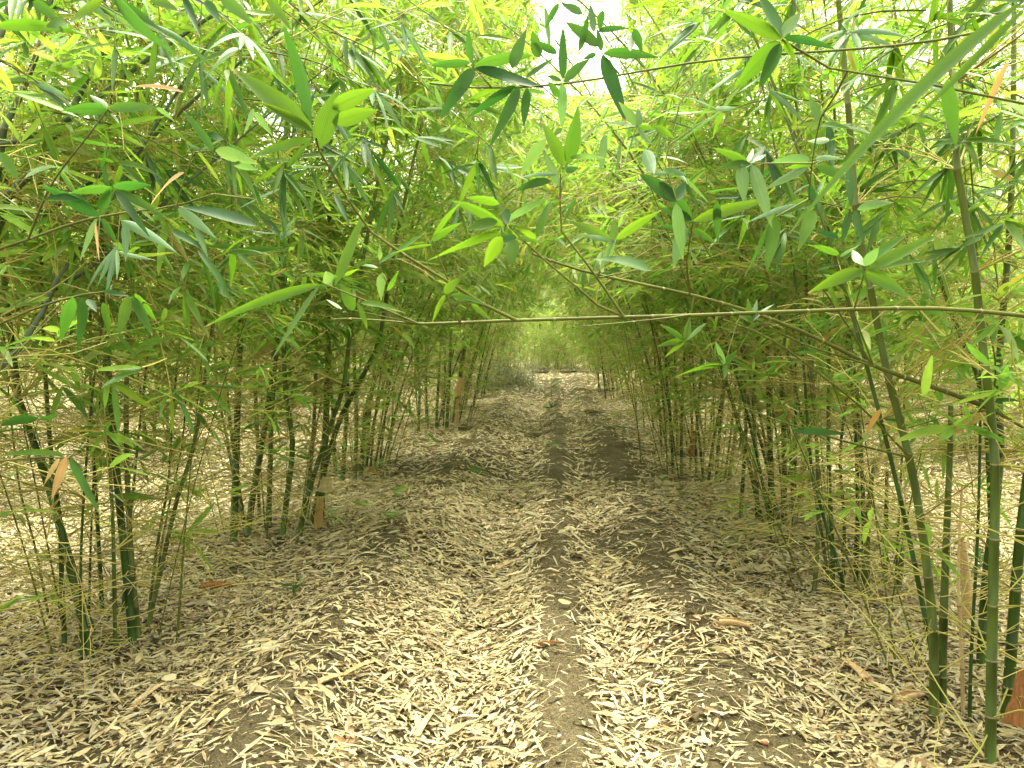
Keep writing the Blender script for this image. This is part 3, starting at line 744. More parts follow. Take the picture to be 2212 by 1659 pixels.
def hero_branch(label, main, twigs, lv, seed):
    """main/twigs: (pixel polyline, depth at each end, width px at each end); leaves: rows (frame, base, tip, width, look)"""
    rng = np.random.default_rng(seed)
    def pl(pts, Ya, Yb, m=6):
        Y = np.linspace(Ya, Yb, len(pts)); return catmull([at(p[0], p[1], q) for p, q in zip(pts, Y)], m)
    pm, Ya, Yb, wa, wb = main
    P = pl(pm, Ya, Yb); org = P[0]
    root = empty('bamboo_branch', org, label, 'bamboo branch')
    seg = np.linalg.norm(np.diff(P, axis=0), axis=1).sum()
    ra, rb = .5 * wa / FPX * Ya, .5 * wb / FPX * Yb
    nodes = np.cumsum(rng.uniform(.17, .25, 60)); nodes = nodes[nodes < seg - .02]
    g, _ = stem_geo(P - org, lambda s: ra + (rb - ra) * s / seg, nodes, 8)
    g.build('stem', [M['branch'], M['node']], root)
    for pts, a, b, w in twigs:
        Q = pl(pts, a, b, 4) - org; L = np.linalg.norm(np.diff(Q, axis=0), axis=1).sum(); r = .5 * w / FPX * a
        nd = np.cumsum(rng.uniform(.10, .17, 30)); nd = nd[nd < L - .01]
        g, _ = stem_geo(Q, lambda s: r * (1 - .5 * s / L), nd, 6)
        g.build('twig', [M['branch'], M['node']], root)
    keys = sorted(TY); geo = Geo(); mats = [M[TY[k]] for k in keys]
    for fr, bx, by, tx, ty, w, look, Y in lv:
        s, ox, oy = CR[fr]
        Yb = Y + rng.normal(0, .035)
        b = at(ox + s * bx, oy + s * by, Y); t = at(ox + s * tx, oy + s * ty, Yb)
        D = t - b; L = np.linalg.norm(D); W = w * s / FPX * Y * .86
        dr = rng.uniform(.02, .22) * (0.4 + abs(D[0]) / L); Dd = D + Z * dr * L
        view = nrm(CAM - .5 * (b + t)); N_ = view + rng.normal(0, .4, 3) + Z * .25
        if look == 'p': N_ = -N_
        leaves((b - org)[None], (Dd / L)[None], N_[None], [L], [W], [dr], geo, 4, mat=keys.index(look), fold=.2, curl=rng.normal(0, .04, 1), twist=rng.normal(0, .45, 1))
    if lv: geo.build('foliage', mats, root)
    return root

def LV(fr, Y, rows): return [(fr, *r, Y) for r in rows]

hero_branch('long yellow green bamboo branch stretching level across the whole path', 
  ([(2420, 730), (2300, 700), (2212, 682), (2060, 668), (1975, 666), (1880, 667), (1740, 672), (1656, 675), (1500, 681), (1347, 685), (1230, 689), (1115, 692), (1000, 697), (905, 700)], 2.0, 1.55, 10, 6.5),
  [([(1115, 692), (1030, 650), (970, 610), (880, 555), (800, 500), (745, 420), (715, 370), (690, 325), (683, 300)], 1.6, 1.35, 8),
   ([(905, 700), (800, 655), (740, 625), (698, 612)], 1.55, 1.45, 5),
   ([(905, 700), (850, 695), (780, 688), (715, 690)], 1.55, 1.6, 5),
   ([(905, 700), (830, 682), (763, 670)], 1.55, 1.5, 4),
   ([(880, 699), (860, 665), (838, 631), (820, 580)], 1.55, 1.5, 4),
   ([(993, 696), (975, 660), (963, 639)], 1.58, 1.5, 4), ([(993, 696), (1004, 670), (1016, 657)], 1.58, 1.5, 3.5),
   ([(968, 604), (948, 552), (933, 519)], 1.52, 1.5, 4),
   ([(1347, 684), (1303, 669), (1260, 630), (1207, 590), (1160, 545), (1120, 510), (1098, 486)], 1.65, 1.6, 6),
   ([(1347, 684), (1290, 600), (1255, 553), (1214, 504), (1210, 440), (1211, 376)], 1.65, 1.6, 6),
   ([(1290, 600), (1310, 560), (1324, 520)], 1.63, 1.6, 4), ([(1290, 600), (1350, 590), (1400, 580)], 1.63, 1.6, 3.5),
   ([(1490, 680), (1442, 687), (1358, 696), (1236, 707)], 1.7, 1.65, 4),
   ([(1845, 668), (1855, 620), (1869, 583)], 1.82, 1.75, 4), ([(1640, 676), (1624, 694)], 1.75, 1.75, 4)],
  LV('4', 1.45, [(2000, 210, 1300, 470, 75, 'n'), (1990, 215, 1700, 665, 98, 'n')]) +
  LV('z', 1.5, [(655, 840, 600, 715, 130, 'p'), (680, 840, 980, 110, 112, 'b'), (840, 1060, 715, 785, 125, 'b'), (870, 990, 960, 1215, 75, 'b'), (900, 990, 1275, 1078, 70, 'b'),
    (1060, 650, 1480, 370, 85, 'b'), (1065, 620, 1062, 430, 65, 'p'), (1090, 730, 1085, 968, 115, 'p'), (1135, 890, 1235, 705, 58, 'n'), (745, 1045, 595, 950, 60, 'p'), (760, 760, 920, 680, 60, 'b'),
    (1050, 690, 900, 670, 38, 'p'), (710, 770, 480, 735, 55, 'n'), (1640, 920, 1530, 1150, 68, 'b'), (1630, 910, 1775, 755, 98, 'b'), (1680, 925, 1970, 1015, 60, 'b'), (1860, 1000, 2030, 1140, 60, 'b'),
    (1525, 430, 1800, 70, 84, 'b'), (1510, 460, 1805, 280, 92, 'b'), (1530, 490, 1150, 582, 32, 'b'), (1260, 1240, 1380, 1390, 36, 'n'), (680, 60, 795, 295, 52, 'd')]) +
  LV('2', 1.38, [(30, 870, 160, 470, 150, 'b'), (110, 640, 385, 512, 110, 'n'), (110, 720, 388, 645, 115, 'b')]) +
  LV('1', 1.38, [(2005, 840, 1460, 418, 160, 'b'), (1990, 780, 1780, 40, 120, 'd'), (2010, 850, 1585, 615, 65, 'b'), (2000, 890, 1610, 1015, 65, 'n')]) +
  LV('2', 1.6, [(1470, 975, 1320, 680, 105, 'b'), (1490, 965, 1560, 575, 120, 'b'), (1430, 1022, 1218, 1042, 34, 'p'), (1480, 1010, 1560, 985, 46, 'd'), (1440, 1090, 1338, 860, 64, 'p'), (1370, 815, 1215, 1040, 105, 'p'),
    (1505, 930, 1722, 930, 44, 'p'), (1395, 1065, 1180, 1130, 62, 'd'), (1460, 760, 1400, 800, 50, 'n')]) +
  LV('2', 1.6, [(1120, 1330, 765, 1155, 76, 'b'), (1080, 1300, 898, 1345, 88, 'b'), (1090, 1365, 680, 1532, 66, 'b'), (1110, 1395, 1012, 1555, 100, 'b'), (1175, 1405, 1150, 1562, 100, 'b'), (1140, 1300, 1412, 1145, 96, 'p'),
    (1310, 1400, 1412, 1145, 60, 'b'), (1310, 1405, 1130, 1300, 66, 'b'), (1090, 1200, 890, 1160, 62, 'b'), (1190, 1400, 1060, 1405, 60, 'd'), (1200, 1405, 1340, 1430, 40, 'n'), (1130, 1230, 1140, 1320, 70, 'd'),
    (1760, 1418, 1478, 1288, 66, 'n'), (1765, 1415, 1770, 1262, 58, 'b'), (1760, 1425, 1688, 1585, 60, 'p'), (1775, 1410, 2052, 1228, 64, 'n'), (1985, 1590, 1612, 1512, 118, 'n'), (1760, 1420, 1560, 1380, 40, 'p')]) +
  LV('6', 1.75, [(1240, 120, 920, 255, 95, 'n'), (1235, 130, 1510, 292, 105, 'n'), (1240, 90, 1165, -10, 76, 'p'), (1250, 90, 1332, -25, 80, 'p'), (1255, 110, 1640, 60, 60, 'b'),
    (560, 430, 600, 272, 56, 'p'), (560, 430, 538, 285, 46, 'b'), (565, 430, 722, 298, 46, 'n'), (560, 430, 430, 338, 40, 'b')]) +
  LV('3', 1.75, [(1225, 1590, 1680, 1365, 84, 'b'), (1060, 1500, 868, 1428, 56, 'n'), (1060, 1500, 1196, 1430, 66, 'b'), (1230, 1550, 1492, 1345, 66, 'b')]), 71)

hero_branch('straw coloured branch slanting down to the right foreground clump',
  ([(2145, 885), (2060, 852), (1900, 795), (1815, 755), (1730, 715), (1640, 680), (1560, 655), (1480, 634), (1340, 604), (1240, 580), (1150, 548)], 2.85, 2.1, 11, 5),
  [([(1890, 792), (1740, 745), (1660, 705), (1600, 672)], 2.65, 2.5, 5), ([(1883, 788), (1826, 695), (1801, 660), (1783, 631), (1751, 588)], 2.65, 2.4, 5),
   ([(1887, 790), (1860, 720), (1832, 640), (1800, 560)], 2.65, 2.5, 4), ([(1605, 668), (1585, 720), (1566, 786)], 2.5, 2.45, 4), ([(1500, 640), (1490, 690), (1480, 734)], 2.3, 2.3, 4),
   ([(1490, 638), (1483, 551), (1497, 478)], 2.3, 2.1, 5), ([(2145, 885), (2040, 902), (1960, 925)], 2.85, 2.8, 4), ([(2145, 885), (2150, 780), (2130, 690)], 2.85, 2.75, 5),
   ([(1966, 988), (1860, 880), (1760, 800), (1660, 730), (1560, 690)], 2.95, 2.6, 6), ([(1966, 988), (1850, 960), (1700, 915), (1580, 870)], 2.95, 2.7, 5), ([(2145, 885), (2180, 905), (2230, 935)], 2.85, 2.8, 9)],
  LV('6', 2.45, [(400, 690, 338, 535, 40, 'p'), (400, 690, 395, 775, 50, 'n'), (395, 690, 238, 700, 36, 'b'), (400, 690, 475, 598, 44, 'n'), (395, 690, 75, 782, 44, 'n'), (400, 680, 330, 620, 40, 'b')]) +
  LV('6', 2.3, [(165, 545, 190, 388, 56, 'b'), (160, 545, -10, 580, 46, 'b'), (165, 545, 305, 418, 46, 'p'), (160, 548, 45, 640, 40, 'b'), (150, 540, 0, 440, 46, 'n')]) +
  LV('6', 2.8, [(2030, 968, 1640, 1165, 60, 'x'), (2025, 965, 1700, 1098, 30, 'x'), (1342, 958, 1258, 1112, 46, 'x'), (810, 1088, 1145, 1112, 52, 'd'), (2020, 920, 2215, 918, 34, 'd')]) +
  LV('3', 2.1, [(200, 1300, 700, 1158, 82, 'b'), (190, 1295, 0, 1055, 96, 'd'), (195, 1302, -10, 1215, 76, 'd'), (190, 1370, 0, 1328, 56, 'd'), (200, 1350, 330, 1432, 52, 'n'), (150, 1310, 90, 1560, 90, 'p'), (340, 1180, 345, 1420, 60, 'd')]), 72)

hero_branch('thin green branch at the upper right carrying a star of broad leaves',
  ([(2420, 270), (2330, 245), (2212, 224), (2110, 203), (2018, 184), (1880, 162), (1754, 140), (1713, 130), (1698, 105), (1690, 86)], 1.6, 1.45, 6, 5),
  [([(1830, 154), (1802, 210), (1772, 257), (1754, 353), (1747, 430)], 1.5, 1.75, 5), ([(1747, 430), (1785, 415), (1836, 452)], 1.75, 1.75, 4), ([(1747, 430), (1700, 450), (1676, 468)], 1.75, 1.7, 4), ([(1754, 353), (1700, 352), (1620, 353)], 1.7, 1.75, 4), ([(1836, 452), (1820, 510), (1811, 551)], 1.75, 1.75, 3)],
  LV('3', 1.45, [(722, 228, 338, 42, 100, 'n'), (722, 220, 580, -60, 125, 'd'), (728, 205, 848, 52, 82, 'p'), (735, 222, 1025, 292, 56, 'd'), (740, 235, 800, 345, 80, 'b'), (712, 245, 462, 505, 125, 'b'), (715, 255, 588, 525, 88, 'd')]) +
  LV('3', 1.75, [(890, 940, 645, 962, 62, 'p'), (920, 935, 1092, 935, 46, 'p'), (925, 972, 1105, 1062, 66, 'd'), (895, 965, 745, 990, 46, 'b'), (875, 985, 632, 1115, 60, 'p'), (945, 737, 815, 742, 30, 'b'), (950, 738, 1142, 758, 50, 'b'),
    (952, 728, 878, 545, 56, 'n'), (1005, 828, 1152, 795, 50, 'b'), (1000, 830, 870, 830, 60, 'p'), (485, 960, 500, 1185, 88, 'p'), (545, 965, 658, 1315, 92, 'p'), (530, 960, 635, 905, 56, 'p'), (520, 955, 552, 868, 56, 'p'),
    (690, 1270, 642, 1565, 92, 'b'), (645, 1315, 512, 1608, 56, 'd'), (915, 1235, 828, 1455, 92, 'b'), (1105, 960, 1130, 1228, 86, 'd'), (1125, 1235, 1078, 1425, 56, 'd'), (1150, 1240, 1208, 1435, 64, 'd'), (1165, 1232, 1392, 1188, 58, 'p'),
    (870, 1180, 700, 1270, 70, 'n'), (840, 1200, 520, 1310, 40, 'p'), (690, 1250, 820, 1290, 60, 'b'), (1060, 1400, 900, 1360, 44, 'd'), (880, 1090, 930, 1240, 60, 'd'), (540, 965, 330, 1000, 56, 'n'), (525, 960, 300, 860, 60, 'n'),
    (2052, 355, 1868, 775, 48, 'x')]), 73)

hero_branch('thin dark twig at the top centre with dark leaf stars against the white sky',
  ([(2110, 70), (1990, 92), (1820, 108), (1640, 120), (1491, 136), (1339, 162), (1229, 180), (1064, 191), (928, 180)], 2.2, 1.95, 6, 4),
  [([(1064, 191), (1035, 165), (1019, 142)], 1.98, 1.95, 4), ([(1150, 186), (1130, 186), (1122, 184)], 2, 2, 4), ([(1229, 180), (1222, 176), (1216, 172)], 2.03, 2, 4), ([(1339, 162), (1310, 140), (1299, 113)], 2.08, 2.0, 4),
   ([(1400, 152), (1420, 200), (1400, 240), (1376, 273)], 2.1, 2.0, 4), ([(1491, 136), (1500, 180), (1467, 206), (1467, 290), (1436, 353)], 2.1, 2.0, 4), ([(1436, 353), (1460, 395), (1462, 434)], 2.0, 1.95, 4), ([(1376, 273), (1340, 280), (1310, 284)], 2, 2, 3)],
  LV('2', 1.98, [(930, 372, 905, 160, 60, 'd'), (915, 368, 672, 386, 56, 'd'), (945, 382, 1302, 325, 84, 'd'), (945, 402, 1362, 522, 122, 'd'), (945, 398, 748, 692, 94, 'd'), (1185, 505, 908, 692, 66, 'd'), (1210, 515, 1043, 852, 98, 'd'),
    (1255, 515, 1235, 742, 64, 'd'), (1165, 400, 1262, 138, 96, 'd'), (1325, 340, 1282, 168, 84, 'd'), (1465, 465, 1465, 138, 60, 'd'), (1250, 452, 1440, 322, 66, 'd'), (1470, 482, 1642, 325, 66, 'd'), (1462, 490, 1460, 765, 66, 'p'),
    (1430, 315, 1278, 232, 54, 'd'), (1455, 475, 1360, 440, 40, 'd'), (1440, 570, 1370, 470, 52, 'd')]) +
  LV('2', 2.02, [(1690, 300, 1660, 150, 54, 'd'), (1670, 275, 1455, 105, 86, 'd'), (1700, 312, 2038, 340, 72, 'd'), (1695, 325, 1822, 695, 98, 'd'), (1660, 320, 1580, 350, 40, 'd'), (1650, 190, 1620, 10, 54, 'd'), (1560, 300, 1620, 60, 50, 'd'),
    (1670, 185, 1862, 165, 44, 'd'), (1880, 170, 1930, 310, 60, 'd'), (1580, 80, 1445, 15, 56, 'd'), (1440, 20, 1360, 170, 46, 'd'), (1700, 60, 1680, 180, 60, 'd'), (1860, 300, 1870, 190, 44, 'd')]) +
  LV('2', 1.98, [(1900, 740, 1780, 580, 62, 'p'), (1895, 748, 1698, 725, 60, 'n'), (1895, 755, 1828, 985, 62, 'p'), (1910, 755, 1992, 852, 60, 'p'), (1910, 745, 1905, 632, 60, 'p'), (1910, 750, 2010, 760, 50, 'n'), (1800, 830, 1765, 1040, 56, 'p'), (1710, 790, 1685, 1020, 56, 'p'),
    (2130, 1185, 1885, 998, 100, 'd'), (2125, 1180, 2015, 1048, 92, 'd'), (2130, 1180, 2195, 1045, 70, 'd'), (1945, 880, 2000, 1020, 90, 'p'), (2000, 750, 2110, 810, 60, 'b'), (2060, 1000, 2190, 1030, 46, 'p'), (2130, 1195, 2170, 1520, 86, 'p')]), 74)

hero_branch('close branch tip at the top right corner with one very long slanting leaf',
  ([(2560, -260), (2420, -160), (2300, -70), (2240, -20), (2205, 0)], .8, .62, 8, 7), [],
  LV('3', .62, [(2140, 10, 925, 1255, 92, 'n'), (2160, 40, 1480, 730, 56, 'n'), (2150, 15, 1420, -10, 74, 'd')]) + LV('3', .72, [(1690, 470, 1745, 855, 96, 'n')]), 75)

hero_branch('leafy branch at the left edge with dark blue green leaf stars',
  ([(-220, 640), (-60, 560), (60, 518), (140, 488), (216, 468), (300, 455), (381, 445), (470, 418), (548, 430)], 2.3, 1.85, 8, 3),
  [([(60, 518), (110, 400), (185, 300), (233, 238)], 2.0, 1.7, 5), ([(381, 445), (400, 380), (420, 330), (462, 325)], 1.9, 1.9, 4), ([(216, 468), (215, 520), (208, 560)], 1.9, 1.85, 3)],
  LV('1', 1.72, [(690, 705, 395, 708, 95, 'd'), (685, 695, 555, 585, 64, 'p'), (695, 695, 1015, 692, 78, 'd'), (680, 720, 760, 790, 50, 'd'), (1000, 690, 1110, 775, 40, 'p')]) +
  LV('1', 1.85, [(635, 1385, 240, 1176, 105, 'd'), (640, 1350, 720, 1180, 80, 'd'), (722, 1195, 972, 1186, 82, 'd'), (720, 1205, 440, 1240, 76, 'd'), (740, 1220, 1052, 1392, 66, 'd'), (780, 1415, 1112, 1618, 90, 'p'), (650, 1400, 748, 1562, 56, 'd'),
    (618, 1402, 518, 1662, 46, 'p'), (1645, 1448, 1128, 1318, 108, 'd'), (1140, 1335, 1375, 1522, 78, 'p'), (1370, 965, 1168, 698, 66, 'd'), (1380, 965, 1655, 1052, 104, 'p'), (1180, 1105, 978, 1322, 70, 'x'), (1182, 592, 818, 558, 34, 'x'),
    (0, 975, 118, 1155, 80, 'n'), (800, 1420, 805, 1659, 56, 'p'), (740, 1225, 960, 1520, 66, 'd'), (1250, 1450, 1325, 1640, 60, 'd'), (1100, 1480, 1290, 1600, 64, 'd'), (560, 1280, 240, 1285, 60, 'd'), (1490, 1050, 1660, 1090, 66, 'p'), (1630, 700, 1570, 850, 60, 'p'), (1635, 720, 1745, 870, 50, 'p'), (610, 1420, 635, 1659, 22, 'x')]), 76)

hero_branch('close dark leafed branch hanging down from the top left',
  ([(60, -150), (150, -70), (246, -8), (330, -20), (430, -30), (540, -60)], 1.25, 1.2, 6, 4), [([(430, -30), (390, -20), (330, 10)], 1.22, 1.2, 4)],
  LV('1', 1.2, [(730, -20, 1142, 358, 165, 'd'), (690, -30, 1075, 235, 80, 'd'), (650, 0, 428, 160, 78, 'b'), (-30, 175, 545, 228, 84, 'b'), (960, -10, 1140, 78, 76, 'b'), (1410, -20, 1605, 155, 90, 'b'), (1710, -20, 1850, 180, 70, 'b'),
     (1320, 0, 1400, 140, 90, 'd'), (210, 10, 370, 140, 80, 'd'), (430, 150, 290, 170, 90, 'd'), (430, 190, 640, 300, 70, 'd'), (1540, 75, 1800, 85, 56, 'b')]), 77)

hero_branch('drooping twig on the left with a pair of dark hanging leaves',
  ([(-120, 760), (20, 690), (104, 656), (160, 641), (226, 629), (285, 636), (330, 660)], 2.3, 1.95, 7, 3), [([(104, 656), (130, 648), (165, 640)], 2.1, 2.0, 3)],
  LV('4', 1.95, [(455, 288, 382, 555, 95, 'd'), (510, 288, 480, 615, 100, 'd'), (805, 280, 738, 525, 82, 'n'), (822, 280, 948, 525, 70, 'n'), (640, 250, 810, 282, 44, 'd'), (840, 265, 965, 430, 60, 'n'), (545, 300, 600, 380, 60, 'd'), (640, 320, 680, 520, 60, 'n'), (680, 300, 700, 200, 50, 'p')]), 78)

hero_branch('low twig at the left edge holding one orange dead leaf',
  ([(-160, 1010), (-40, 1000), (60, 990), (142, 985), (150, 990)], 2.4, 2.2, 6, 3), [([(60, 990), (75, 940), (83, 905)], 2.3, 2.25, 3)],
  LV('4', 2.2, [(400, 1268, -10, 1275, 48, 'b'), (412, 1280, 322, 1545, 62, 'x'), (370, 1290, 282, 1445, 36, 'x'), (428, 1288, 602, 1605, 64, 'n'), (238, 1040, -10, 1095, 72, 'd'), (242, 1050, 385, 1018, 46, 'd')]), 79)

# leafy sprays of the nearest culms that reach into the upper half of the view
def spray(px, py, Y, side, seed):
    rng = np.random.default_rng(seed); tipp = at(px, py, Y)
    start = tipp + np.array([side * rng.uniform(.5, .9), rng.uniform(-.1, .4), rng.uniform(.15, .6)])
    t = np.linspace(0, 1, 12)[:, None]; P = start * (1 - t) + tipp * t; P[:, 2] += .10 * np.sin(t[:, 0] * math.pi); P += np.cumsum(rng.normal(0, .006, P.shape), 0) * t
    L = np.linalg.norm(np.diff(P, axis=0), axis=1).sum(); org = P[0].copy(); P = P - org
    root = empty('bamboo_branch', org, 'leafy spray of bamboo hanging from the canopy over the %s half of the path' % ('left' if side < 0 else 'right'), 'bamboo branch', 'leafy sprays over the path, ' + ('left' if side < 0 else 'right'))
    nd = np.cumsum(rng.uniform(.12, .2, 12)); nd = nd[nd < L - .02]
    g, _ = stem_geo(P, lambda s: .0032 - .0018 * s / L, nd, 6); g.build('stem', [M['branch'], M['node']], root)
    geo = Geo(); names = ['leaf_mid', 'leaf_bright', 'leaf_pale', 'leaf_dark']
    for q in range(rng.integers(4, 7)):
        f = rng.uniform(.35, 1) if q else 1.0
        b = np.array([np.interp(f * 11, np.arange(12), P[:, c]) for c in range(3)])
        d = nrm(nrm(P[-1] - P[-4]) * .6 + rng.normal(0, .6, 3)); l = rng.uniform(.07, .2); e = b + d * l - Z * l * .2
        if q:
            g = Geo(); tubes(np.stack([b, (b + e) / 2 + Z * .012, e])[None], np.array([[.0016, .0014, .0011]]), 5, g); g.build('twig', M['branch'], root)
        else: e = b
        m = rng.integers(4, 8); u1 = nrm(np.cross(d, Z) + rng.normal(0, .2, 3)); u2 = np.cross(u1, d)
        a = np.linspace(-1.25, 1.25, m) + rng.normal(0, .2, m)
        D = np.cos(a)[:, None] * d + np.sin(a)[:, None] * u1 + rng.normal(0, .22, (m, 3)) - Z * .25
        LL = rng.uniform(.11, .19, m); k = rng.choice(4, p=[.4, .25, .2, .15])
        Nn = np.array([0, -.5, .8]) + rng.normal(0, .45, (m, 3))
        for j in range(m):
            kk = k if rng.random() < .75 else rng.integers(4)
            leaves((e - d * .008 * j)[None], D[j:j + 1], Nn[j:j + 1] * (-1 if names[kk] == 'leaf_pale' else 1), [LL[j]], [LL[j] * rng.uniform(.11, .145)], [rng.uniform(.02, .3)], geo, 4, mat=kk, curl=rng.normal(0, .05, 1), twist=rng.normal(0, .5, 1))
    geo.build('foliage', [M[n] for n in names], root)
for k, (px, py, Y) in enumerate(((1540, 250, 2.6), (1640, 330, 2.4), (1450, 190, 3.2), (1780, 60, 2.5), (1930, 130, 2.8), (2080, 330, 2.6), (1980, 250, 3.0), (1580, 480, 2.8), (1400, 330, 3.4), (1900, 470, 2.8), (2120, 520, 2.6), (1690, 520, 3.0), (1510, 40, 2.8), (2080, 60, 2.5), (1830, 330, 3.2), (1620, 130, 3.4))):
    spray(px, py, Y, 1, 3000 + k)
for k, (px, py, Y) in enumerate(((820, 180, 2.6), (760, 90, 2.8), (930, 300, 2.9), (560, 60, 2.4), (620, 330, 2.6), (500, 300, 2.5), (860, 420, 3.0), (960, 60, 2.9), (1050, 330, 3.2), (350, 120, 2.3), (430, 560, 2.6), (590, 500, 3.0), (280, 330, 2.6), (1010, 430, 3.4), (880, 60, 3.3), (700, 210, 3.3))):
    spray(px, py, Y, -1, 3100 + k)

# ------------------------------------------------------------------ things lying about on the ground
def sheath(label, px0, px1, w, mat='sheath', roll=3.6, lift=.004, seed=0):
    """a fallen culm sheath: a tapering sheet curled lengthwise into a half open tube"""
    rng = np.random.default_rng(seed + 900)
    a, b = gp(*px0), gp(*px1); d = b - a; L = np.linalg.norm(d); d = d / L
    Rr = .5 * w / FPX * a[1]
    s = nrm(np.cross(d, Z)); up = np.cross(s, d)
    nu, nv = 14, 11; u = np.linspace(0, 1, nu); v = np.linspace(-.5, .5, nv)
    rad = Rr * (1 - .75 * u ** 2.2) * (1 + .05 * rng.normal(0, 1, nu))
    V = []
    for i in range(nu):
        an = v * roll * (1 - .15 * u[i]) + math.pi * 1.5
        c = d * L * u[i] + up * (Rr * .9 + .012 * math.sin(u[i] * 3))
        V.append(c + rad[i] * (np.cos(an)[:, None] * s + np.sin(an)[:, None] * up) * (1 + .04 * rng.normal(0, 1, (nv, 1))))
    V = np.array(V); i = np.arange(nu - 1)[:, None] * nv + np.arange(nv - 1)[None]
    g = Geo(); g.add(V, np.stack([i, i + 1, i + nv + 1, i + nv], -1).reshape(-1, 4))
    o = g.build('fallen_sheath', M[mat], None, a + np.array([0, 0, lift]))
    so = o.modifiers.new('thickness', 'SOLIDIFY'); so.thickness = .0015
    return tag(o, label, 'dry sheath')

sheath('dark brown curled sheath lying beside the left foreground clump', (432, 1276), (512, 1272), 20, 'sheath_rust', 4.0, seed=1)
sheath('tan tube shaped sheath lying on the bare right ridge', (1548, 1352), (1622, 1364), 17, 'sheath', 5.2, seed=2)
sheath('curled sheath with dark open end near the thick culms in the right foreground', (1938, 1528), (1996, 1512), 26, 'sheath', 5.0, seed=3)
sheath('broad pale flat sheath on the litter at lower left', (292, 1532), (358, 1492), 24, 'sheath', 1.6, .02, seed=4)
sheath('orange tan sheath lying in the middle furrow of the path', (1090, 1112), (1130, 1116), 11, 'sheath', 3.2, seed=5)
sheath('two lobed tan sheath in the furrow nearer the camera', (1062, 1240), (1128, 1212), 16, 'sheath', 3.0, seed=6)
sheath('slim brown sheath pointing across the path at lower centre', (1152, 1404), (1212, 1394), 10, 'sheath_rust', 4.2, seed=7)
sheath('flat tan sheath at the foot of the far left clump of dark culms', (926, 936), (980, 930), 9, 'sheath', 2.4, seed=8)
sheath('tan sheath on the path beyond the small dark clod', (1138, 968), (1186, 960), 7, 'sheath', 3.4, seed=9)
sheath('brown sheath lying against the brown stained clump on the left', (784, 1016), (820, 1032), 13, 'sheath_rust', 3.8, seed=10)
sheath('tan sheath lying below the row of straight culms on the right', (1576, 1146), (1616, 1142), 13, 'sheath', 3.2, seed=11)
sheath('long weathered sheath lying toward the right foreground clump', (1880, 1482), (1818, 1432), 20, 'sheath', 3.4, seed=12)
sheath('wide cream sheath standing out on the litter at the bottom', (900, 1602), (938, 1552), 26, 'litter', 1.5, .02, seed=13)
sheath('tan sheath half buried left of the bottom soil patch', (690, 1478), (768, 1464), 18, 'sheath', 2.8, seed=14)
sheath('pale sheath on the left slope under the bright green culms', (548, 1112), (590, 1126), 12, 'sheath', 2.6, seed=15)

def lump(name, label, cat, px, w, mat, seed, flat=.55, rough=.35):
    rng = np.random.default_rng(seed); p = gp(*px); r = .5 * w / FPX * p[1]
    nu, nv = 22, 13; th = np.arange(nu) * 2 * math.pi / nu; ph = np.linspace(0.02, math.pi - .02, nv)
    X = np.stack([np.outer(np.sin(ph), np.cos(th)), np.outer(np.sin(ph), np.sin(th)), np.outer(np.cos(ph), np.ones(nu))], -1)
    k = 1 + rough * (fbm(X[..., 0] * 2.2 + seed, X[..., 1] * 2.2 + X[..., 2] * 3.1, seed, 4))
    k = k[..., None] * np.ones(3); V = X * r * k; V[..., 2] *= flat
    i = np.arange(nv - 1)[:, None] * nu; j = np.arange(nu)[None]; j1 = (j + 1) % nu
    g = Geo(); g.add(V, np.stack([i + j, i + nu + j, i + nu + j1, i + j1], -1).reshape(-1, 4))
    g.add(V[0], np.arange(nu)[None]); g.add(V[-1], np.arange(nu)[None, ::-1])
    return tag(g.build(name, M[mat], None, p + np.array([0, 0, r * flat * .5])), label, cat)

lump('soil_clod', 'dark soil clod in front of the far left clump of dark culms', 'soil clod', (1003, 932), 26, 'clod', 3, .7, .9)
lump('soil_clod', 'long dark clod in the middle of the path, left of the centre ridge', 'soil clod', (1158, 946), 30, 'clod', 4, .45, .9)
lump('soil_clod', 'round dark clod in the centre of the path below the tan sheath', 'soil clod', (1141, 981), 20, 'clod', 5, .65, .9)
lump('soil_clod', 'ragged dark clod in the left litter by the green seedling', 'soil clod', (640, 1318), 44, 'clod', 6, .35, 1.0)
lump('soil_clod', 'crumbly clod at the bottom right on the dark soil', 'soil clod', (1512, 1545), 46, 'clod', 7, .4, 1.0)
lump('soil_clod', 'clod on the ridge far up the right side of the path', 'soil clod', (1278, 894), 26, 'clod', 8, .45, .9)
lump('soil_clod', 'small crumbly clod left of the path under the leaning culms', 'soil clod', (700, 1325), 30, 'clod', 9, .4, 1.0)
lump('soil_clod', 'dark clod sunk in the litter at the bottom left corner', 'soil clod', (155, 1582), 60, 'clod', 10, .3, 1.0)
lump('pebble', 'reddish pebble on the soil at lower right', 'pebble', (1652 + 0, 1606), 18, 'pebble', 11, .7, .3)
lump('pebble', 'small orange pebble on the centre ridge', 'pebble', (1196, 1244), 9, 'pebble', 12, .7, .3)
lump('pebble', 'tiny white pebble on the bare soil at lower right', 'pebble', (1715, 1512), 9, 'pebble_white', 13, .8, .2)

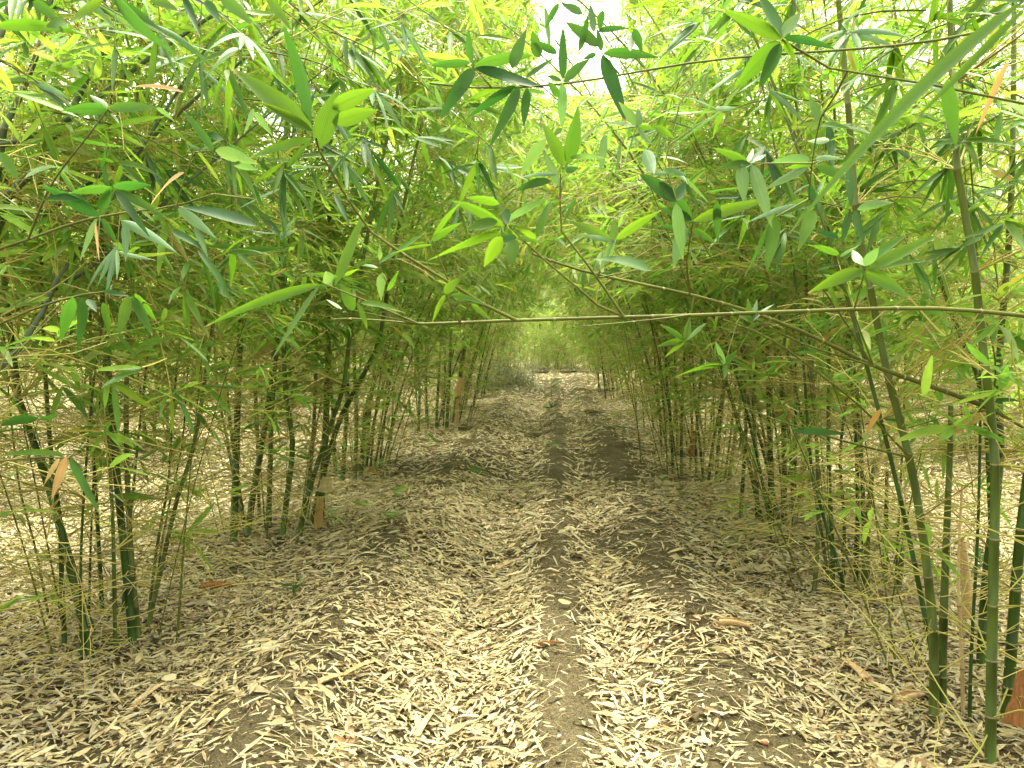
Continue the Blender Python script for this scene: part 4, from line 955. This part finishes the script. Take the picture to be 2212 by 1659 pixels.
def seedling(label, px, h, n, seed, look='leaf', Lpx=30):
    rng = np.random.default_rng(seed); p = gp(*px); s = p[1] / FPX
    root = empty('bamboo_seedling', p, label, 'seedling')
    H = h * s; L = Lpx * s; g, gl = Geo(), Geo(); k = max(1, n // 5)
    for q in range(k):
        d = nrm(np.array([rng.normal(0, .35), rng.normal(0, .2), 1])); t = np.linspace(0, 1, 6)
        P = t[:, None] * d * H * rng.uniform(.7, 1.0) + np.cumsum(rng.normal(0, .03 * H, (6, 3)), 0) * t[:, None]
        tubes(P[None], (np.linspace(.0022, .0012, 6) * max(1, s / .0035) ** .5)[None], 6, g)
        m = max(3, n // k); ti = rng.uniform(.3, 1, m); B = np.stack([np.interp(ti, t, P[:, c]) for c in range(3)], -1)
        a = rng.uniform(0, 6.28, m); D = np.stack([np.cos(a), np.sin(a) * .7, rng.uniform(-.1, .9, m)], -1)
        leaves(B, D, np.array([0, -.3, 1.]) + rng.normal(0, .4, (m, 3)), rng.uniform(.7, 1.25, m) * L, L * rng.uniform(.13, .2, m), rng.uniform(.05, .4, m), gl, 4)
    g.build('stem', M['branch'], root); gl.build('foliage', M[{'leaf': 'leaf_mid'}.get(look, look)], root)
seedling('green bamboo seedling in the litter right of the left foreground clump', (632, 1302), 52, 12, 1, 'leaf_dark', 34)
seedling('yellow green bamboo seedling standing in the centre of the far path', (1192, 868), 46, 7, 2, 'leaf_bright', 36)
seedling('dark bamboo seedling low in the path, left of the yellow green one', (1180, 892), 26, 9, 3, 'leaf_dark', 22)
seedling('small seedling on the far right shoulder of the path', (1252, 872), 22, 9, 4, 'leaf', 16)
seedling('tiny green sprout on the left slope of the path', (812, 1196), 24, 4, 5, 'leaf', 18)
seedling('small pale green sprout in the litter by the right hand clumps', (1472, 1082), 26, 5, 6, 'leaf', 22)
seedling('tiny leaf sprout in the middle of the bare left ridge', (1074, 893), 14, 6, 7, 'leaf_dark', 12)
seedling('pale sprig at the foot of the thick right foreground culms', (2135, 1250), 120, 9, 8, 'leaf_dark', 56)

def green_leaf(label, b, t, w, look):
    B, T = gp(*b), gp(*t); L = np.linalg.norm(T - B); g = Geo()
    B = B + [0, 0, .02]; D = (T + [0, 0, .035] - B)
    leaves(np.zeros((1, 3)), (D / L)[None], np.array([[.1, -.35, 1.]]), [L], [w / FPX * B[1] * 2.0], [.05], g, 4)
    tag(g.build('fallen_leaf', M[{'leaf': 'leaf_mid'}.get(look, look)], None, B), label, 'leaf')
green_leaf('bright green leaf freshly fallen in the middle of the path', (1006, 1016), (1056, 1030), 15, 'leaf_bright')
green_leaf('green leaf lying on the path right of the small clods', (1180, 968), (1218, 958), 9, 'leaf')
green_leaf('green leaf on the right shoulder of the path', (1335, 920), (1362, 934), 6, 'leaf')

def pipe(name, label, pts, r, mat='pipe', lift=.02):
    P = catmull([gp(*p) + np.array([0, 0, lift]) for p in pts], 6); g = Geo(); org = P[0].copy(); P = P - org
    tubes(P[None], np.full((1, len(P)), r), 10, g); V = g.v[0].reshape(-1, 10, 3)
    g.add(V[0], np.arange(10)[None, ::-1]); g.add(V[-1], np.arange(10)[None])
    return tag(g.build(name, M[mat], None, org), label, 'pipe')
pipe('irrigation_pipe', 'thin black irrigation pipe half hidden in litter behind the left foreground clump', [(352, 1238), (385, 1208), (415, 1190), (440, 1176)], .011)
pipe('irrigation_pipe', 'black irrigation pipe laid across the far end of the path', [(1150, 806), (1185, 805), (1215, 805), (1240, 804), (1262, 805), (1290, 806)], .035, lift=.03)

# grey green cut brush lying on the left of the far path
def brush(label, px, wpx, hpx, seed):
    rng = np.random.default_rng(seed); p = gp(*px); s = p[1] / FPX
    root = empty('brush_pile', p, label, 'brush pile')
    n = 420; W, H = wpx * s * .5, hpx * s
    q = rng.normal(0, .42, (n, 3)); B = q * np.array([W, W * .7, 0]); B[:, 2] = np.abs(rng.normal(0, .35, n)) * H * np.exp(-(q[:, 0] ** 2))
    D = nrm(np.stack([rng.normal(-.3, .8, n), rng.normal(0, .6, n), rng.normal(.25, .45, n)], -1)); L = rng.uniform(.2, .75, n) * W
    t = np.linspace(0, 1, 5); P = B[:, None] + (L[:, None] * t)[..., None] * D[:, None] + np.cumsum(rng.normal(0, .03, (n, 5, 3)), 1); P[..., 2] -= (L * .3)[:, None] * t ** 2
    P[..., 2] = np.maximum(P[..., 2], .01)
    g = Geo(); tubes(P, np.repeat(rng.uniform(.002, .006, n)[:, None], 5, 1), 3, g); g.build('branches', M['dead_twig'], root)
    m = 12; E = (P[:, 2:, :][:, rng.integers(0, 3, m)] + rng.normal(0, .04, (n, m, 3))).reshape(-1, 3); N_ = len(E)
    g = Geo(); leaves(E, rng.normal(0, 1, (N_, 3)), rng.normal(0, .5, (N_, 3)) + Z, rng.uniform(.07, .16, N_), rng.uniform(.008, .018, N_), rng.uniform(0, .4, N_), g, 2)
    g.build('foliage', M['dead_spray'], root)
brush('heap of grey green cut brush lying on the left of the far path', (1085, 838), 175, 92, 5)

# papery sheaths still clasping culms
def clasp(parent_key, px0, px1, w, Y, mat, label):
    root, ctr = CL[parent_key]; a, b = at(*px0, Y), at(*px1, Y); d = b - a; rng = np.random.default_rng(int(px0[0]))
    nu, nv = 10, 9; u = np.linspace(0, 1, nu); v = np.linspace(-1, 1, nv); r = .5 * w / FPX * Y
    V = np.stack([[a + d * q + np.array([r * (1 - .45 * q) * math.sin(x * 1.7), -r * (1 - .45 * q) * math.cos(x * 1.7) * 1.05, 0]) + rng.normal(0, r * .07, 3) for x in v] for q in u])
    V = V - ctr; i = np.arange(nu - 1)[:, None] * nv + np.arange(nv - 1)[None]
    g = Geo(); g.add(V, np.stack([i, i + 1, i + nv + 1, i + nv], -1).reshape(-1, 4)); o = g.build('culm_sheath', M[mat], root); o['label'] = label
YB = {k: v[1][1] for k, v in CL.items()}
clasp('L4', (990, 855), (997, 815), 24, YB['L4'] - .25, 'sheath', 'torn tan sheath around the culms')
clasp('L4', (986, 925), (988, 862), 11, YB['L4'] - .2, 'sheath', 'long tan sheath on the lower culm')
clasp('L4', (952, 850), (954, 822), 14, YB['L4'] - .2, 'sheath', 'small tan sheath')
clasp('L2', (702, 1060), (706, 1028), 34, YB['L2'] - .15, 'litter', 'torn papery cream sheath')
clasp('L2', (688, 1135), (692, 1075), 22, YB['L2'] - .1, 'leaf_dead', 'yellow brown drooping sheath')
clasp('R1', (2190, 1560), (2212, 1440), 44, YB['R1'] - .3, 'sheath_rust', 'rusty brown sheath')
clasp('R1', (2092, 1330), (2080, 1170), 26, YB['R1'] + .05, 'sheath', 'long dry tan sheath')
clasp('R3', (1690, 905), (1702, 840), 40, YB['R3'] - .05, 'sheath_rust', 'mass of dark brown sheaths')
clasp('R4', (1492, 985), (1500, 930), 16, YB['R4'] - .1, 'sheath_rust', 'rusty sheath')
clasp('L3', (772, 1040), (776, 985), 16, YB['L3'] - .1, 'sheath_rust', 'rusty sheath at the base')
clasp('L1', (282, 1260), (290, 1215), 18, YB['L1'] - .02, 'sheath_rust', 'dark brown sheath scrap')
clasp('L1', (184, 1345), (178, 1318), 24, YB['L1'] - .03, 'wax', 'grey green waxy band')

# ------------------------------------------------------------------ light, sky, camera
w = bpy.data.worlds.new('World'); sc.world = w; w.use_nodes = True
nt = w.node_tree; nt.nodes.clear()
SUN_EL, SUN_AZ = 72, 5
sky = nt.nodes.new('ShaderNodeTexSky'); sky.sky_type = 'NISHITA'; sky.sun_disc = False
sky.sun_elevation = R(SUN_EL); sky.sun_rotation = R(SUN_AZ); sky.dust_density = 6; sky.air_density = 1.2; sky.ozone_density = .6
hs = nt.nodes.new('ShaderNodeHueSaturation'); hs.inputs['Saturation'].default_value = .25
mu = nt.nodes.new('ShaderNodeMix'); mu.data_type = 'RGBA'; mu.blend_type = 'MULTIPLY'; mu.inputs[0].default_value = 1; mu.inputs[7].default_value = (1.05, 1.0, .83, 1)
bg = nt.nodes.new('ShaderNodeBackground'); bg.inputs['Strength'].default_value = .15
ow = nt.nodes.new('ShaderNodeOutputWorld')
nt.links.new(sky.outputs[0], hs.inputs['Color']); nt.links.new(hs.outputs[0], mu.inputs[6]); nt.links.new(mu.outputs[2], bg.inputs[0]); nt.links.new(bg.outputs[0], ow.inputs[0])
sl = bpy.data.lights.new('sun', 'SUN'); sl.energy = 1.1; sl.angle = R(20); sl.color = (1, .95, .82)
so = bpy.data.objects.new('sun', sl); COL.objects.link(so)
# the lamp shines along its local -Z: tilt it so that it comes from ahead and above
so.rotation_euler = Vector((math.sin(R(SUN_AZ)) * math.cos(R(SUN_EL)), math.cos(R(SUN_AZ)) * math.cos(R(SUN_EL)), math.sin(R(SUN_EL)))).to_track_quat('Z', 'Y').to_euler()

cd = bpy.data.cameras.new('camera'); cam = bpy.data.objects.new('camera', cd); COL.objects.link(cam)
cam.location = (0, 0, CAM_H); cam.rotation_euler = (R(90 - PITCH), 0, 0)
cd.sensor_width = 36; cd.lens = 36 * FPX / 2212; cd.clip_start = .05; cd.clip_end = 1000
cd.dof.use_dof = True; cd.dof.focus_distance = 4.0; cd.dof.aperture_fstop = 18
sc.camera = cam
sc.view_settings.view_transform = 'Standard'; sc.view_settings.look = 'None'; sc.view_settings.gamma = 1
sc.view_settings.exposure = 2.72
cy = sc.cycles
cy.max_bounces = 10; cy.diffuse_bounces = 8; cy.glossy_bounces = 2; cy.transmission_bounces = 6; cy.transparent_max_bounces = 4
cy.use_denoising = True; cy.caustics_reflective = False; cy.caustics_refractive = False
cy.sample_clamp_indirect = 8
